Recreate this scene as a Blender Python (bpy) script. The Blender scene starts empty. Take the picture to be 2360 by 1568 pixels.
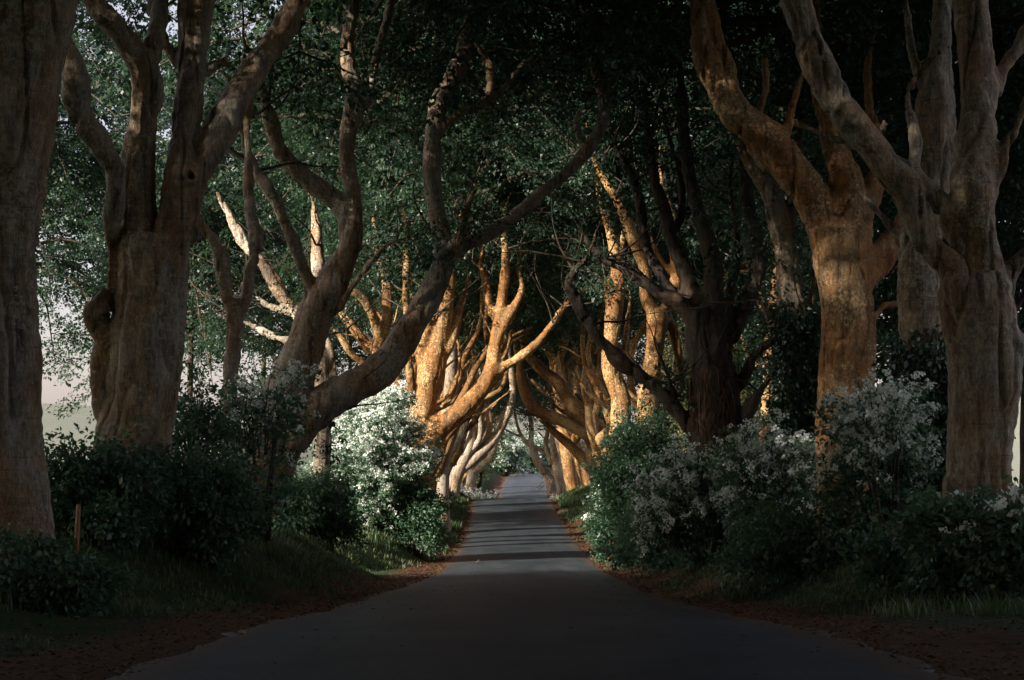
import bpy, math, random
import numpy as np
from mathutils import Vector
SC = bpy.context.scene
COL = SC.collection
# ------------------------------------------------------------------ camera, sky, sun, exposure
CAMZ, FPX, PITCH = 1.25, 3933.0, math.atan((1045 - 784) / 3933.0)
cam = bpy.data.objects.new('camera', bpy.data.cameras.new('camera'))
COL.objects.link(cam)
cam.location = (0, 0, CAMZ)
cam.rotation_euler = (math.pi / 2 + PITCH, 0, 0)
cam.data.lens, cam.data.sensor_width = 60.0, 36.0
cam.data.clip_start, cam.data.clip_end = 0.1, 4000
SC.camera = cam
SUN_EL, SUN_AZ = math.radians(23), math.radians(-128)      # azimuth of the sun from +Y towards +X: behind left
world = bpy.data.worlds.new('World'); SC.world = world; world.use_nodes = True
wn = world.node_tree.nodes; wl = world.node_tree.links
wn.clear()
sky = wn.new('ShaderNodeTexSky'); sky.sky_type = 'NISHITA'; sky.sun_disc = False
sky.sun_elevation = SUN_EL; sky.sun_rotation = SUN_AZ; sky.dust_density = 3.0
cloud = wn.new('ShaderNodeMixRGB'); cloud.inputs['Fac'].default_value = 0.5
cloud.inputs['Color2'].default_value = (3.4, 2.75, 2.8, 1)   # even pale overcast veil
bg = wn.new('ShaderNodeBackground'); bg.inputs['Strength'].default_value = 0.12
wo = wn.new('ShaderNodeOutputWorld')
wl.new(sky.outputs[0], cloud.inputs['Color1']); wl.new(cloud.outputs[0], bg.inputs['Color']); wl.new(bg.outputs[0], wo.inputs['Surface'])
sun = bpy.data.objects.new('sun', bpy.data.lights.new('sun', 'SUN')); COL.objects.link(sun)
sun.data.energy, sun.data.angle, sun.data.color = 5.0, math.radians(0.8), (1.0, 0.89, 0.77)
SDIR = Vector((math.sin(SUN_AZ) * math.cos(SUN_EL), math.cos(SUN_AZ) * math.cos(SUN_EL), math.sin(SUN_EL)))
sun.rotation_euler = (-SDIR).to_track_quat('-Z', 'Y').to_euler()
sun.location = (-60, -40, 60)
SC.view_settings.view_transform = 'Standard'; SC.view_settings.look = 'None'
SC.view_settings.gamma = 1.0; SC.view_settings.use_curve_mapping = False
SC.view_settings.exposure = 1.2
SC.cycles.max_bounces = 6; SC.cycles.diffuse_bounces = 3; SC.cycles.transmission_bounces = 4
SC.cycles.use_denoising = True
SC.cycles.caustics_reflective = False; SC.cycles.caustics_refractive = False

RNG = np.random.default_rng(7)
random.seed(7)
# ------------------------------------------------------------------ helpers
def P(px, py, d):
    """point at forward distance d that the camera sees at (px, py) of a 2360 x 1568 picture"""
    u, v = (px - 1180) / FPX, (784 - py) / FPX
    c, s = math.cos(PITCH), math.sin(PITCH)
    t = d / (c - v * s)
    return np.array((u * t, d, CAMZ + (s + v * c) * t))

def sstep(a, b, x):
    t = np.clip((np.asarray(x, float) - a) / (b - a), 0, 1)
    return t * t * (3 - 2 * t)

_H = np.random.default_rng(3).random(65536)
def vnoise(p, f=1.0, seed=0):
    """smooth value noise in -1..1 at points (N,3)"""
    q = np.asarray(p, float) * f + 1000.0 + seed * 17.3
    i = np.floor(q).astype(np.int64); w = q - i; w = w * w * (3 - 2 * w)
    out = 0
    for dx in (0, 1):
        for dy in (0, 1):
            for dz in (0, 1):
                h = _H[((i[:, 0] + dx) * 73856093 ^ (i[:, 1] + dy) * 19349663 ^ (i[:, 2] + dz) * 83492791) & 65535]
                out = out + h * (w[:, 0] if dx else 1 - w[:, 0]) * (w[:, 1] if dy else 1 - w[:, 1]) * (w[:, 2] if dz else 1 - w[:, 2])
    return out * 2 - 1

def mesh_np(name, verts, faces, mat=None, smooth=True):
    """faces: (N,k) int array, or list of such arrays"""
    if not isinstance(faces, list): faces = [faces]
    me = bpy.data.meshes.new(name)
    verts = np.asarray(verts, np.float32)
    me.vertices.add(len(verts)); me.vertices.foreach_set('co', verts.ravel())
    loops = np.concatenate([f.ravel() for f in faces]).astype(np.int32)
    tot = np.concatenate([np.full(len(f), f.shape[1]) for f in faces]).astype(np.int32)
    st = np.concatenate([[0], np.cumsum(tot)[:-1]]).astype(np.int32)
    me.loops.add(len(loops)); me.loops.foreach_set('vertex_index', loops)
    me.polygons.add(len(tot)); me.polygons.foreach_set('loop_start', st); me.polygons.foreach_set('loop_total', tot)
    if smooth: me.polygons.foreach_set('use_smooth', np.ones(len(tot), bool))
    me.update(calc_edges=True)
    if mat: me.materials.append(mat)
    return me

def obj(name, me, parent=None, loc=None, **props):
    o = bpy.data.objects.new(name, me); COL.objects.link(o)
    if parent is not None: o.parent = parent
    if loc is not None: o.location = loc
    for k, v in props.items(): o[k] = v
    return o

def thing(name, label, cat, loc, group=None, me=None):
    o = obj(name, me, None, tuple(float(q) for q in loc)); o['label'] = label; o['category'] = cat
    if group: o['group'] = group
    return o

class Geo:
    """collects tubes and pieces, quads and triangles"""
    def __init__(self): self.v, self.q, self.t, self.n = [], [], [], 0
    def add(self, v, q=None, t=None):
        if q is not None and len(q): self.q.append(np.asarray(q) + self.n)
        if t is not None and len(t): self.t.append(np.asarray(t) + self.n)
        self.v.append(np.asarray(v, float)); self.n += len(v)
    def tube(self, pts, rad, seg=8, rough=0.0):
        pts = np.asarray(pts, float); rad = np.asarray(rad, float); n = len(pts)
        tan = np.gradient(pts, axis=0); tan /= np.linalg.norm(tan, axis=1, keepdims=True) + 1e-9
        a = np.array((1.0, 0, 0)) if abs(tan[0][0]) < 0.8 else np.array((0, 1.0, 0))
        u = np.empty_like(pts)
        for i in range(n):
            a = a - tan[i] * a.dot(tan[i]); a /= np.linalg.norm(a) + 1e-9; u[i] = a
        w = np.cross(tan, u)
        ang = np.arange(seg) * 2 * math.pi / seg
        ring = (u[:, None, :] * np.cos(ang)[None, :, None] + w[:, None, :] * np.sin(ang)[None, :, None])
        rr = np.repeat(rad[:, None], seg, 1)
        if rough: rr = rr * (1 + rough * vnoise((pts[:, None, :] + ring * rr[:, :, None]).reshape(-1, 3), 1.7).reshape(n, seg))
        v = (pts[:, None, :] + ring * rr[:, :, None]).reshape(-1, 3)
        i = np.arange(n - 1)[:, None] * seg; j = np.arange(seg)[None, :]; k = (j + 1) % seg
        q = np.stack([i + j, i + k, i + seg + k, i + seg + j], -1).reshape(-1, 4)
        v = np.vstack([v, pts[:1], pts[-1:]]); c0, c1 = n * seg, n * seg + 1
        j = np.arange(seg); k = (j + 1) % seg
        t = np.vstack([np.stack([k, j, np.full(seg, c0)], -1), np.stack([(n - 1) * seg + j, (n - 1) * seg + k, np.full(seg, c1)], -1)])
        self.add(v, q, t)
    def mesh(self, name, mat=None, smooth=True):
        f = []
        if self.q: f.append(np.vstack(self.q))
        if self.t: f.append(np.vstack(self.t))
        return mesh_np(name, np.vstack(self.v), f, mat, smooth)

def resample(pts, step):
    """Catmull-Rom through rows (x, y, z, r ...), about `step` metres apart"""
    p = np.asarray(pts, float)
    if len(p) == 2: p = np.vstack([p[0], (p[0] + p[1]) / 2, p[1]])
    e = np.vstack([2 * p[0] - p[1], p, 2 * p[-1] - p[-2]])
    out = []
    for i in range(1, len(e) - 2):
        n = max(2, int(np.linalg.norm(e[i + 1, :3] - e[i, :3]) / step))
        t = (np.arange(n) / n)[:, None]
        a, b, c, d = e[i - 1], e[i], e[i + 1], e[i + 2]
        out.append(0.5 * (2 * b + (c - a) * t + (2 * a - 5 * b + 4 * c - d) * t ** 2 + (3 * b - a - 3 * c + d) * t ** 3))
    out.append(p[-1:])
    r = np.vstack(out); r[:, 3] = np.maximum(r[:, 3], p[:, 3].min() * 0.8)
    return r

# ------------------------------------------------------------------ materials
def nodes(name):
    m = bpy.data.materials.new(name); m.use_nodes = True
    nt = m.node_tree; b = nt.nodes['Principled BSDF']
    return m, nt, b
def N(nt, t, **kw):
    n = nt.nodes.new(t)
    for k, v in kw.items():
        if k in n.inputs: n.inputs[k].default_value = v
        else: setattr(n, k, v)
    return n
def ramp(nt, fac, stops):
    r = N(nt, 'ShaderNodeValToRGB'); e = r.color_ramp.elements
    while len(e) < len(stops): e.new(0.5)
    for el, (p, c) in zip(e, stops): el.position = p; el.color = (*c, 1) if len(c) == 3 else c
    nt.links.new(fac, r.inputs['Fac']); return r.outputs['Color']
def mixc(nt, fac, a, b, blend='MIX'):
    n = N(nt, 'ShaderNodeMixRGB', blend_type=blend)
    for s, v in (('Fac', fac), ('Color1', a), ('Color2', b)):
        if hasattr(v, 'links'): nt.links.new(v, n.inputs[s])
        else: n.inputs[s].default_value = v if s == 'Fac' else (*v, 1)
    return n.outputs['Color']
def tex(nt, kind, scale, vec, out='Fac', **kw):
    n = N(nt, kind, Scale=scale, **kw); nt.links.new(vec, n.inputs['Vector']); return n.outputs[out]
def bump(nt, b, h, strength, dist=0.02, prev=None):
    n = N(nt, 'ShaderNodeBump', Strength=strength, Distance=dist); nt.links.new(h, n.inputs['Height'])
    if prev is not None: nt.links.new(prev, n.inputs['Normal'])
    nt.links.new(n.outputs[0], b.inputs['Normal']); return n.outputs[0]

def bark_mat(name, warm, grey, dark, lichen, greyness=0.5, lich=0.62, rusty=0.35):
    m, nt, b = nodes(name)
    co = N(nt, 'ShaderNodeTexCoord').outputs['Object']
    oi = N(nt, 'ShaderNodeObjectInfo')
    def stretched(z):
        q = N(nt, 'ShaderNodeMapping'); q.inputs['Scale'].default_value = (1, 1, z); nt.links.new(co, q.inputs[0]); return q.outputs[0]
    v35, v12, h5, h14 = stretched(.35), stretched(.12), stretched(4.0), stretched(14.0)
    big = tex(nt, 'ShaderNodeTexNoise', 1.5, v35, Detail=8.0, Roughness=0.66)
    c = mixc(nt, ramp(nt, big, [(greyness - 0.1, (0, 0, 0)), (greyness + 0.08, (1, 1, 1))]), grey, warm)
    olive = tex(nt, 'ShaderNodeTexNoise', 2.6, v35, Detail=7.0, Roughness=0.7)
    c = mixc(nt, ramp(nt, olive, [(0.55, (0, 0, 0)), (0.66, (0.6, 0.6, 0.6))]), c, tuple(q * k for q, k in zip(grey, (0.62, 0.62, 0.42))))
    runs = tex(nt, 'ShaderNodeTexNoise', 5.0, v12, Detail=7.0, Roughness=0.65)
    c = mixc(nt, ramp(nt, runs, [(0.33, (0.9, 0.9, 0.9)), (0.46, (0, 0, 0))]), c, dark)
    med = tex(nt, 'ShaderNodeTexNoise', 7.0, v35, Detail=10.0, Roughness=0.75)
    c = mixc(nt, 0.8, c, ramp(nt, med, [(0.32, (0.22, 0.2, 0.17)), (0.5, (0.9, 0.89, 0.87)), (0.66, (1.45, 1.43, 1.36))]), 'MULTIPLY')
    bands = tex(nt, 'ShaderNodeTexNoise', 3.0, h5, Detail=6.0, Roughness=0.65)
    c = mixc(nt, 0.3, c, ramp(nt, bands, [(0.35, (0.4, 0.38, 0.35)), (0.55, (1, 1, 1))]), 'MULTIPLY')
    wr = tex(nt, 'ShaderNodeTexNoise', 2.2, h14, Detail=4.0, Roughness=0.6)
    c = mixc(nt, ramp(nt, wr, [(0.30, (0.55, 0.55, 0.55)), (0.39, (0, 0, 0))]), c, dark)
    fine = tex(nt, 'ShaderNodeTexNoise', 34.0, v35, Detail=4.0, Roughness=0.7)
    c = mixc(nt, 0.75, c, ramp(nt, fine, [(0.34, (0.45, 0.44, 0.42)), (0.52, (1, 1, 1)), (0.66, (1.35, 1.34, 1.3))]), 'MULTIPLY')
    sp = tex(nt, 'ShaderNodeTexNoise', 17.0, co, Detail=5.0, Roughness=0.7)
    zone = tex(nt, 'ShaderNodeTexNoise', 0.8, co, Detail=3.0)
    sz = N(nt, 'ShaderNodeMath', operation='MULTIPLY_ADD'); nt.links.new(zone, sz.inputs[0]); sz.inputs[1].default_value = 0.7; nt.links.new(sp, sz.inputs[2])
    c = mixc(nt, ramp(nt, sz.outputs[0], [(lich + 0.30, (0, 0, 0)), (lich + 0.38, (0.9, 0.9, 0.9))]), c, lichen)
    hs = N(nt, 'ShaderNodeHueSaturation'); nt.links.new(c, hs.inputs['Color'])
    vr = N(nt, 'ShaderNodeMapRange'); vr.inputs[3].default_value = 0.8; vr.inputs[4].default_value = 1.2
    nt.links.new(oi.outputs['Random'], vr.inputs[0]); nt.links.new(vr.outputs[0], hs.inputs['Value'])
    nt.links.new(hs.outputs[0], b.inputs['Base Color'])
    b.inputs['Roughness'].default_value = 0.7; b.inputs['Specular IOR Level'].default_value = 0.35
    f = bump(nt, b, runs, 0.6, 0.06)
    f = bump(nt, b, med, 0.9, 0.05, f)
    f = bump(nt, b, wr, 0.35, 0.02, f)
    bump(nt, b, sp, 0.5, 0.015, f)
    return m

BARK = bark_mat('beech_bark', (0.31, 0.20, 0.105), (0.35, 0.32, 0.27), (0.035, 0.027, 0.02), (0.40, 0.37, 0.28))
BARK_LIT = bark_mat('sunlit_tan_beech_bark', (0.25, 0.108, 0.027), (0.22, 0.135, 0.06), (0.07, 0.03, 0.01), (0.50, 0.35, 0.16), 0.45, 0.58)  # tan bark with the orange of warm sunlight put into its colour
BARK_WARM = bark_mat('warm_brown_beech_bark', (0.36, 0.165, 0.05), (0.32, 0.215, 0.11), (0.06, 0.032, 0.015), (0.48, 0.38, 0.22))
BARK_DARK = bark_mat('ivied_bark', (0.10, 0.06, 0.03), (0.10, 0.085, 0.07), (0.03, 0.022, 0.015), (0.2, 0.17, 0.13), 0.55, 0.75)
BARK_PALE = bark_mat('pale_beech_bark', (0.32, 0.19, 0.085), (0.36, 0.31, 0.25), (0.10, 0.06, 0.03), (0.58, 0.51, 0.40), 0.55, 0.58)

def leaf_mat(name, cols, trans=0.35, rough=0.42, hue=0.0):
    m, nt, b = nodes(name)
    geo = N(nt, 'ShaderNodeNewGeometry'); oi = N(nt, 'ShaderNodeObjectInfo')
    per = N(nt, 'ShaderNodeTexNoise', Scale=0.7, Detail=5.0, Roughness=0.7); nt.links.new(geo.outputs['Position'], per.inputs['Vector'])
    isl = geo.outputs['Random Per Island']
    ad = N(nt, 'ShaderNodeMath', operation='MULTIPLY_ADD'); nt.links.new(isl, ad.inputs[0]); ad.inputs[1].default_value = 0.5
    nt.links.new(per.outputs['Fac'], ad.inputs[2])
    n = len(cols)
    c = ramp(nt, ad.outputs[0], [(0.35 + 0.7 * i / (n - 1), q) for i, q in enumerate(cols)])
    nt.links.new(c, b.inputs['Base Color']); b.inputs['Roughness'].default_value = rough
    b.inputs['Specular IOR Level'].default_value = 0.45
    tr = N(nt, 'ShaderNodeBsdfTranslucent')
    br = mixc(nt, 1.0, c, (1.15, 1.35, 0.85), 'MULTIPLY'); nt.links.new(br, tr.inputs['Color'])
    mx = N(nt, 'ShaderNodeMixShader'); mx.inputs[0].default_value = trans
    out = nt.nodes['Material Output']
    nt.links.new(b.outputs[0], mx.inputs[1]); nt.links.new(tr.outputs[0], mx.inputs[2]); nt.links.new(mx.outputs[0], out.inputs['Surface'])
    return m
LEAF = leaf_mat('beech_leaf', [(0.014, 0.039, 0.029), (0.023, 0.055, 0.038), (0.036, 0.075, 0.047), (0.062, 0.10, 0.056)], 0.4)
LEAF_BUSH = leaf_mat('hedge_leaf', [(0.03, 0.075, 0.048), (0.06, 0.13, 0.08), (0.115, 0.19, 0.115)])
LEAF_IVY = leaf_mat('ivy_leaf', [(0.012, 0.034, 0.018), (0.022, 0.055, 0.03), (0.035, 0.07, 0.035)], 0.15, 0.3)
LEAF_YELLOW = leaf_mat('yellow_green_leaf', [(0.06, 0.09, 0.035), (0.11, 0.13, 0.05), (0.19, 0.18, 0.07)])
BLOSSOM = leaf_mat('hawthorn_blossom', [(0.62, 0.64, 0.68), (0.75, 0.77, 0.81), (0.80, 0.82, 0.86)], 0.3, 0.7)
GRASS = leaf_mat('grass_blade', [(0.03, 0.07, 0.028), (0.05, 0.10, 0.04), (0.13, 0.14, 0.06)], 0.3, 0.5)
LITTER = leaf_mat('dry_leaf', [(0.06, 0.028, 0.012), (0.10, 0.046, 0.018), (0.14, 0.075, 0.035)], 0.1, 0.8)
STEM, nt_, b_ = nodes('twig_bark'); b_.inputs['Base Color'].default_value = (0.055, 0.04, 0.03, 1); b_.inputs['Roughness'].default_value = 0.85
_n = N(nt_, 'ShaderNodeTexNoise', Scale=14.0, Detail=4.0)
nt_.links.new(ramp(nt_, _n.outputs['Fac'], [(0.35, (0.03, 0.022, 0.015)), (0.7, (0.10, 0.075, 0.055))]), b_.inputs['Base Color'])

# ------------------------------------------------------------------ ground and road
TY = np.array([-80, 0, 9.6, 12, 14.4, 18.6, 25, 31, 40.6, 50, 61.8, 74, 90, 103.5, 112, 128, 156, 184, 229, 307, 420, 900.])
TZ = np.array([-1.2, -1.25, -1.28, -1.36, -1.48, -1.75, -2.16, -2.5, -3.0, -3.42, -3.58, -3.6, -3.34, -2.74, -3.05, -5.6, -5.1, -3.55, -3.1, -3.2, -4.2, -4.2]) + CAMZ
CY = np.array([-80, 0, 9.6, 20, 31, 45, 62, 75, 90, 104, 130, 156, 184, 229, 280, 330, 420, 900.])
CX = np.array([0.1, 0.1, 0.13, 0.07, 0.08, 0.28, 0.28, 0.3, 0.14, 0.0, 0.4, 0.83, 1.35, 1.8, 3.5, 8.0, 25, 200.])
_yy = np.linspace(-80, 900, 3921)
def _sm(a, k):
    ker = np.hanning(k); ker /= ker.sum()
    return np.convolve(np.pad(a, k // 2, mode='edge'), ker, 'valid')[:len(a)]
_rz = _sm(np.interp(_yy, TY, TZ), 17); _rx = _sm(np.interp(_yy, CY, CX), 61)
def road_z(y): return np.interp(y, _yy, _rz)
def road_x(y): return np.interp(y, _yy, _rx)
HALF = 2.5
def edge_dist(x, y):
    return np.abs(np.asarray(x) - road_x(y)) - HALF
def ground_z(x, y):
    x = np.asarray(x, float); y = np.asarray(y, float)
    e = edge_dist(x, y); left = x < road_x(y)
    lay = 1.8 * np.exp(-((y - 46) / 5.5) ** 2)
    e2 = np.where(left, e - lay, e)
    near = 1 - sstep(13, 30, y)
    e2 = e2 - 1.6 * near
    h = np.where(left, 0.95, 0.7) * (1 - 0.35 * near)
    n = vnoise(np.stack([x, y, x * 0], -1).reshape(-1, 3), 0.55).reshape(x.shape) * 0.13
    n = n + vnoise(np.stack([x, y, x * 0], -1).reshape(-1, 3), 1.9, 2).reshape(x.shape) * 0.05
    z = road_z(y) + h * sstep(0.15, 2.3 + 1.5 * near, e2) + n * sstep(0.1, 1.2, e) - 0.03 * (1 - sstep(-0.1, 0.3, e))
    z = z + 11.0 * sstep(14, 85, e) * sstep(110, 300, y) + 5.0 * sstep(330, 480, y)
    return z
def gz(x, y): return float(ground_z(np.array([float(x)]), np.array([float(y)]))[0])

xs = np.concatenate([-np.geomspace(400, 9, 26), np.linspace(-8.6, -2.2, 44), np.linspace(-1.8, 1.8, 5), np.linspace(2.2, 8.6, 44), np.geomspace(9, 400, 26)])
ys = np.concatenate([np.linspace(-80, 4, 22), np.linspace(4.5, 70, 190), np.linspace(70.6, 130, 90), np.linspace(132, 340, 70), np.geomspace(350, 900, 16)])
X, Y = np.meshgrid(xs, ys); X = X + road_x(Y)
Z = ground_z(X, Y)
nx, ny = len(xs), len(ys)
i = (np.arange(ny - 1)[:, None] * nx + np.arange(nx - 1)[None, :]).reshape(-1)
GF = np.stack([i, i + 1, i + nx + 1, i + nx], -1)
gm, nt, b = nodes('verge_soil_and_turf')
geo = N(nt, 'ShaderNodeNewGeometry').outputs['Position']
at = N(nt, 'ShaderNodeAttribute', attribute_name='edge').outputs['Fac']
n1 = tex(nt, 'ShaderNodeTexNoise', 1.4, geo, Detail=6.0, Roughness=0.65)
n2 = tex(nt, 'ShaderNodeTexNoise', 9.0, geo, Detail=8.0, Roughness=0.7)
n3 = tex(nt, 'ShaderNodeTexVoronoi', 26.0, geo, 'Distance')
soil = ramp(nt, n2, [(0.3, (0.035, 0.022, 0.013)), (0.5, (0.085, 0.045, 0.024)), (0.7, (0.13, 0.075, 0.042))])
turf = ramp(nt, n2, [(0.3, (0.018, 0.034, 0.015)), (0.7, (0.045, 0.075, 0.03))])
ad = N(nt, 'ShaderNodeMath', operation='MULTIPLY_ADD'); nt.links.new(n1, ad.inputs[0]); ad.inputs[1].default_value = 1.6; nt.links.new(at, ad.inputs[2])
c = mixc(nt, ramp(nt, ad.outputs[0], [(0.0, (0, 0, 0)), (1.0, (1, 1, 1))]), soil, turf)
fr = N(nt, 'ShaderNodeMapRange'); fr.inputs[1].default_value = 1.55; fr.inputs[2].default_value = 2.0; nt.links.new(ad.outputs[0], fr.inputs[0])
c = mixc(nt, fr.outputs[0], soil, turf)
far = N(nt, 'ShaderNodeMapRange'); far.inputs[1].default_value = 20; far.inputs[2].default_value = 40; nt.links.new(at, far.inputs[0])
c = mixc(nt, far.outputs[0], c, ramp(nt, n1, [(0.3, (0.17, 0.19, 0.15)), (0.7, (0.24, 0.25, 0.20))]))  # distance haze put into the far field's colour as a paler tone
nt.links.new(c, b.inputs['Base Color']); b.inputs['Roughness'].default_value = 0.95; b.inputs['Specular IOR Level'].default_value = 0.1
f = bump(nt, b, n2, 0.8, 0.06); bump(nt, b, n3, 0.4, 0.02, f)
gme = mesh_np('ground', np.stack([X, Y, Z], -1).reshape(-1, 3), GF, gm)
a = gme.attributes.new('edge', 'FLOAT', 'POINT'); a.data.foreach_set('value', edge_dist(X, Y).reshape(-1).astype(np.float32))
obj('ground', gme, kind='structure')

rs = np.concatenate([[-1.0], np.linspace(-0.97, -0.9, 3), np.linspace(-0.8, 0.8, 9), np.linspace(0.9, 0.97, 3), [1.0]])
ry = np.concatenate([np.linspace(-60, 3, 40), np.linspace(3.2, 110, 500), np.linspace(110.7, 340, 200)])
S, RY = np.meshgrid(rs, ry)
wob = 0.17 * vnoise(np.stack([np.sign(S) * 50, RY, S * 0], -1).reshape(-1, 3), 0.5).reshape(S.shape) + 0.12 * vnoise(np.stack([np.sign(S) * 50, RY, S * 0], -1).reshape(-1, 3), 2.3).reshape(S.shape)
RXX = road_x(RY) + S * (HALF + wob * np.abs(S) ** 4)
RZ = road_z(RY) + 0.035 - 0.05 * np.abs(S) ** 3 * 1.0 - 0.05 * (np.abs(S) > 0.99)
nx = len(rs); i = (np.arange(len(ry) - 1)[:, None] * nx + np.arange(nx - 1)[None, :]).reshape(-1)
rm, nt, b = nodes('old_asphalt')
geo = N(nt, 'ShaderNodeNewGeometry').outputs['Position']
mp = N(nt, 'ShaderNodeMapping'); mp.inputs['Scale'].default_value = (1.6, 0.22, 1); nt.links.new(geo, mp.inputs[0])
n1 = tex(nt, 'ShaderNodeTexNoise', 0.9, mp.outputs[0], Detail=6.0, Roughness=0.6)
n2 = tex(nt, 'ShaderNodeTexNoise', 45.0, geo, Detail=4.0, Roughness=0.8)
n3 = tex(nt, 'ShaderNodeTexVoronoi', 55.0, geo, 'Distance')
sx = N(nt, 'ShaderNodeAttribute', attribute_name='across').outputs['Fac']
c = ramp(nt, n1, [(0.3, (0.024, 0.035, 0.044)), (0.5, (0.040, 0.053, 0.064)), (0.72, (0.060, 0.073, 0.084))])
c = mixc(nt, 0.8, c, ramp(nt, n2, [(0.35, (0.35, 0.35, 0.35)), (0.65, (1.5, 1.5, 1.5))]), 'MULTIPLY')
n5 = tex(nt, 'ShaderNodeTexNoise', 0.7, geo, Detail=9.0, Roughness=0.75)
c = mixc(nt, 0.7, c, ramp(nt, n5, [(0.36, (0.5, 0.5, 0.5)), (0.5, (1, 1, 1)), (0.62, (1.3, 1.28, 1.24))]), 'MULTIPLY')
tk = N(nt, 'ShaderNodeMapRange'); nt.links.new(sx, tk.inputs[0]); tk.inputs[1].default_value = 0.62; tk.inputs[2].default_value = 0.4
c = mixc(nt, tk.outputs[0], c, mixc(nt, 1.0, c, (0.82, 0.82, 0.84), 'MULTIPLY'))
ed = N(nt, 'ShaderNodeMath', operation='MULTIPLY_ADD'); nt.links.new(n1, ed.inputs[0]); ed.inputs[1].default_value = 0.22; nt.links.new(sx, ed.inputs[2])
c = mixc(nt, ramp(nt, ed.outputs[0], [(0.93, (0, 0, 0)), (1.06, (0.8, 0.8, 0.8))]), c, (0.075, 0.05, 0.032))
nt.links.new(c, b.inputs['Base Color']); b.inputs['Roughness'].default_value = 0.55; b.inputs['Specular IOR Level'].default_value = 0.3
f = bump(nt, b, n3, 0.35, 0.008); bump(nt, b, n2, 0.3, 0.006, f)
rme = mesh_np('road', np.stack([RXX, RY, RZ], -1).reshape(-1, 3), np.stack([i, i + 1, i + nx + 1, i + nx], -1), rm)
a = rme.attributes.new('across', 'FLOAT', 'POINT'); a.data.foreach_set('value', np.abs(S).reshape(-1).astype(np.float32))
obj('road', rme, kind='structure')

# ------------------------------------------------------------------ leaf sprays
def rotmats(yaw, pitch, roll):
    cy, sy, cp, sp, cr, sr = np.cos(yaw), np.sin(yaw), np.cos(pitch), np.sin(pitch), np.cos(roll), np.sin(roll)
    R = np.empty((len(yaw), 3, 3))
    R[:, 0] = np.stack([cy * cp, cy * sp * sr - sy * cr, cy * sp * cr + sy * sr], -1)
    R[:, 1] = np.stack([sy * cp, sy * sp * sr + cy * cr, sy * sp * cr - cy * sr], -1)
    R[:, 2] = np.stack([-sp, cp * sr, cp * cr], -1)
    return R
def leaf_quads(pos, R, L, W):
    """rhombic leaves, tip along local x"""
    base = np.array([[-0.1, 0, 0], [0.45, 0.5, 0.07], [1, 0, -0.05], [0.45, -0.5, 0.07]])
    b = base[None] * np.stack([L, W, L], -1)[:, None, :]
    return pos[:, None, :] + np.einsum('nij,nkj->nki', R, b)
def spray_template(n, length, width, leaf, rng, tilt=0.5):
    u = rng.random(n) ** 0.8
    side = rng.uniform(-1, 1, n)
    pos = np.stack([u * length, side * width * (0.25 + 0.75 * np.sin(np.clip(u, 0, 1) * math.pi * 0.9)), -0.22 * length * u ** 2 + rng.normal(0, 0.03, n)], -1)
    R = rotmats(side * 0.9 + rng.normal(0, 0.5, n), rng.normal(0.2, tilt, n), rng.normal(0, tilt, n))
    L = leaf * rng.uniform(0.7, 1.25, n)
    return leaf_quads(pos, R, L, L * 0.62).reshape(-1, 3)
def cluster_template(n, rad, size, rng):
    d = rng.normal(size=(n, 3)); d /= np.linalg.norm(d, axis=1, keepdims=True)
    pos = d * rad * rng.random((n, 1)) ** 0.4 * np.array([1, 1, 0.55])
    R = rotmats(rng.uniform(0, 6.28, n), rng.normal(0, 0.7, n), rng.normal(0, 0.7, n))
    L = size * rng.uniform(0.7, 1.2, n)
    return leaf_quads(pos, R, L, L * 0.95).reshape(-1, 3)
def scatter(templates, pos, yaw, pitch, roll, scale, rng):
    out = []
    k = rng.integers(0, len(templates), len(pos))
    R = rotmats(yaw, pitch, roll) * scale[:, None, None]
    for j, T in enumerate(templates):
        m = k == j
        if m.any(): out.append((np.einsum('nij,vj->nvi', R[m], T) + pos[m][:, None, :]).reshape(-1, 3))
    v = np.vstack(out)
    return v
def quads_mesh(name, v, mat):
    return mesh_np(name, v, np.arange(len(v)).reshape(-1, 4), mat, smooth=False)
TR = np.random.default_rng(11)
SPRAY = [spray_template(46, 1.15, 0.42, 0.125, TR) for _ in range(5)]
SPRAY_S = [spray_template(26, 0.5, 0.2, 0.08, TR, 0.6) for _ in range(5)]
BLOOM = [cluster_template(11, 0.085, 0.055, TR) for _ in range(5)]
IVYC = [spray_template(14, 0.3, 0.22, 0.10, TR, 0.7) for _ in range(4)]

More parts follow.
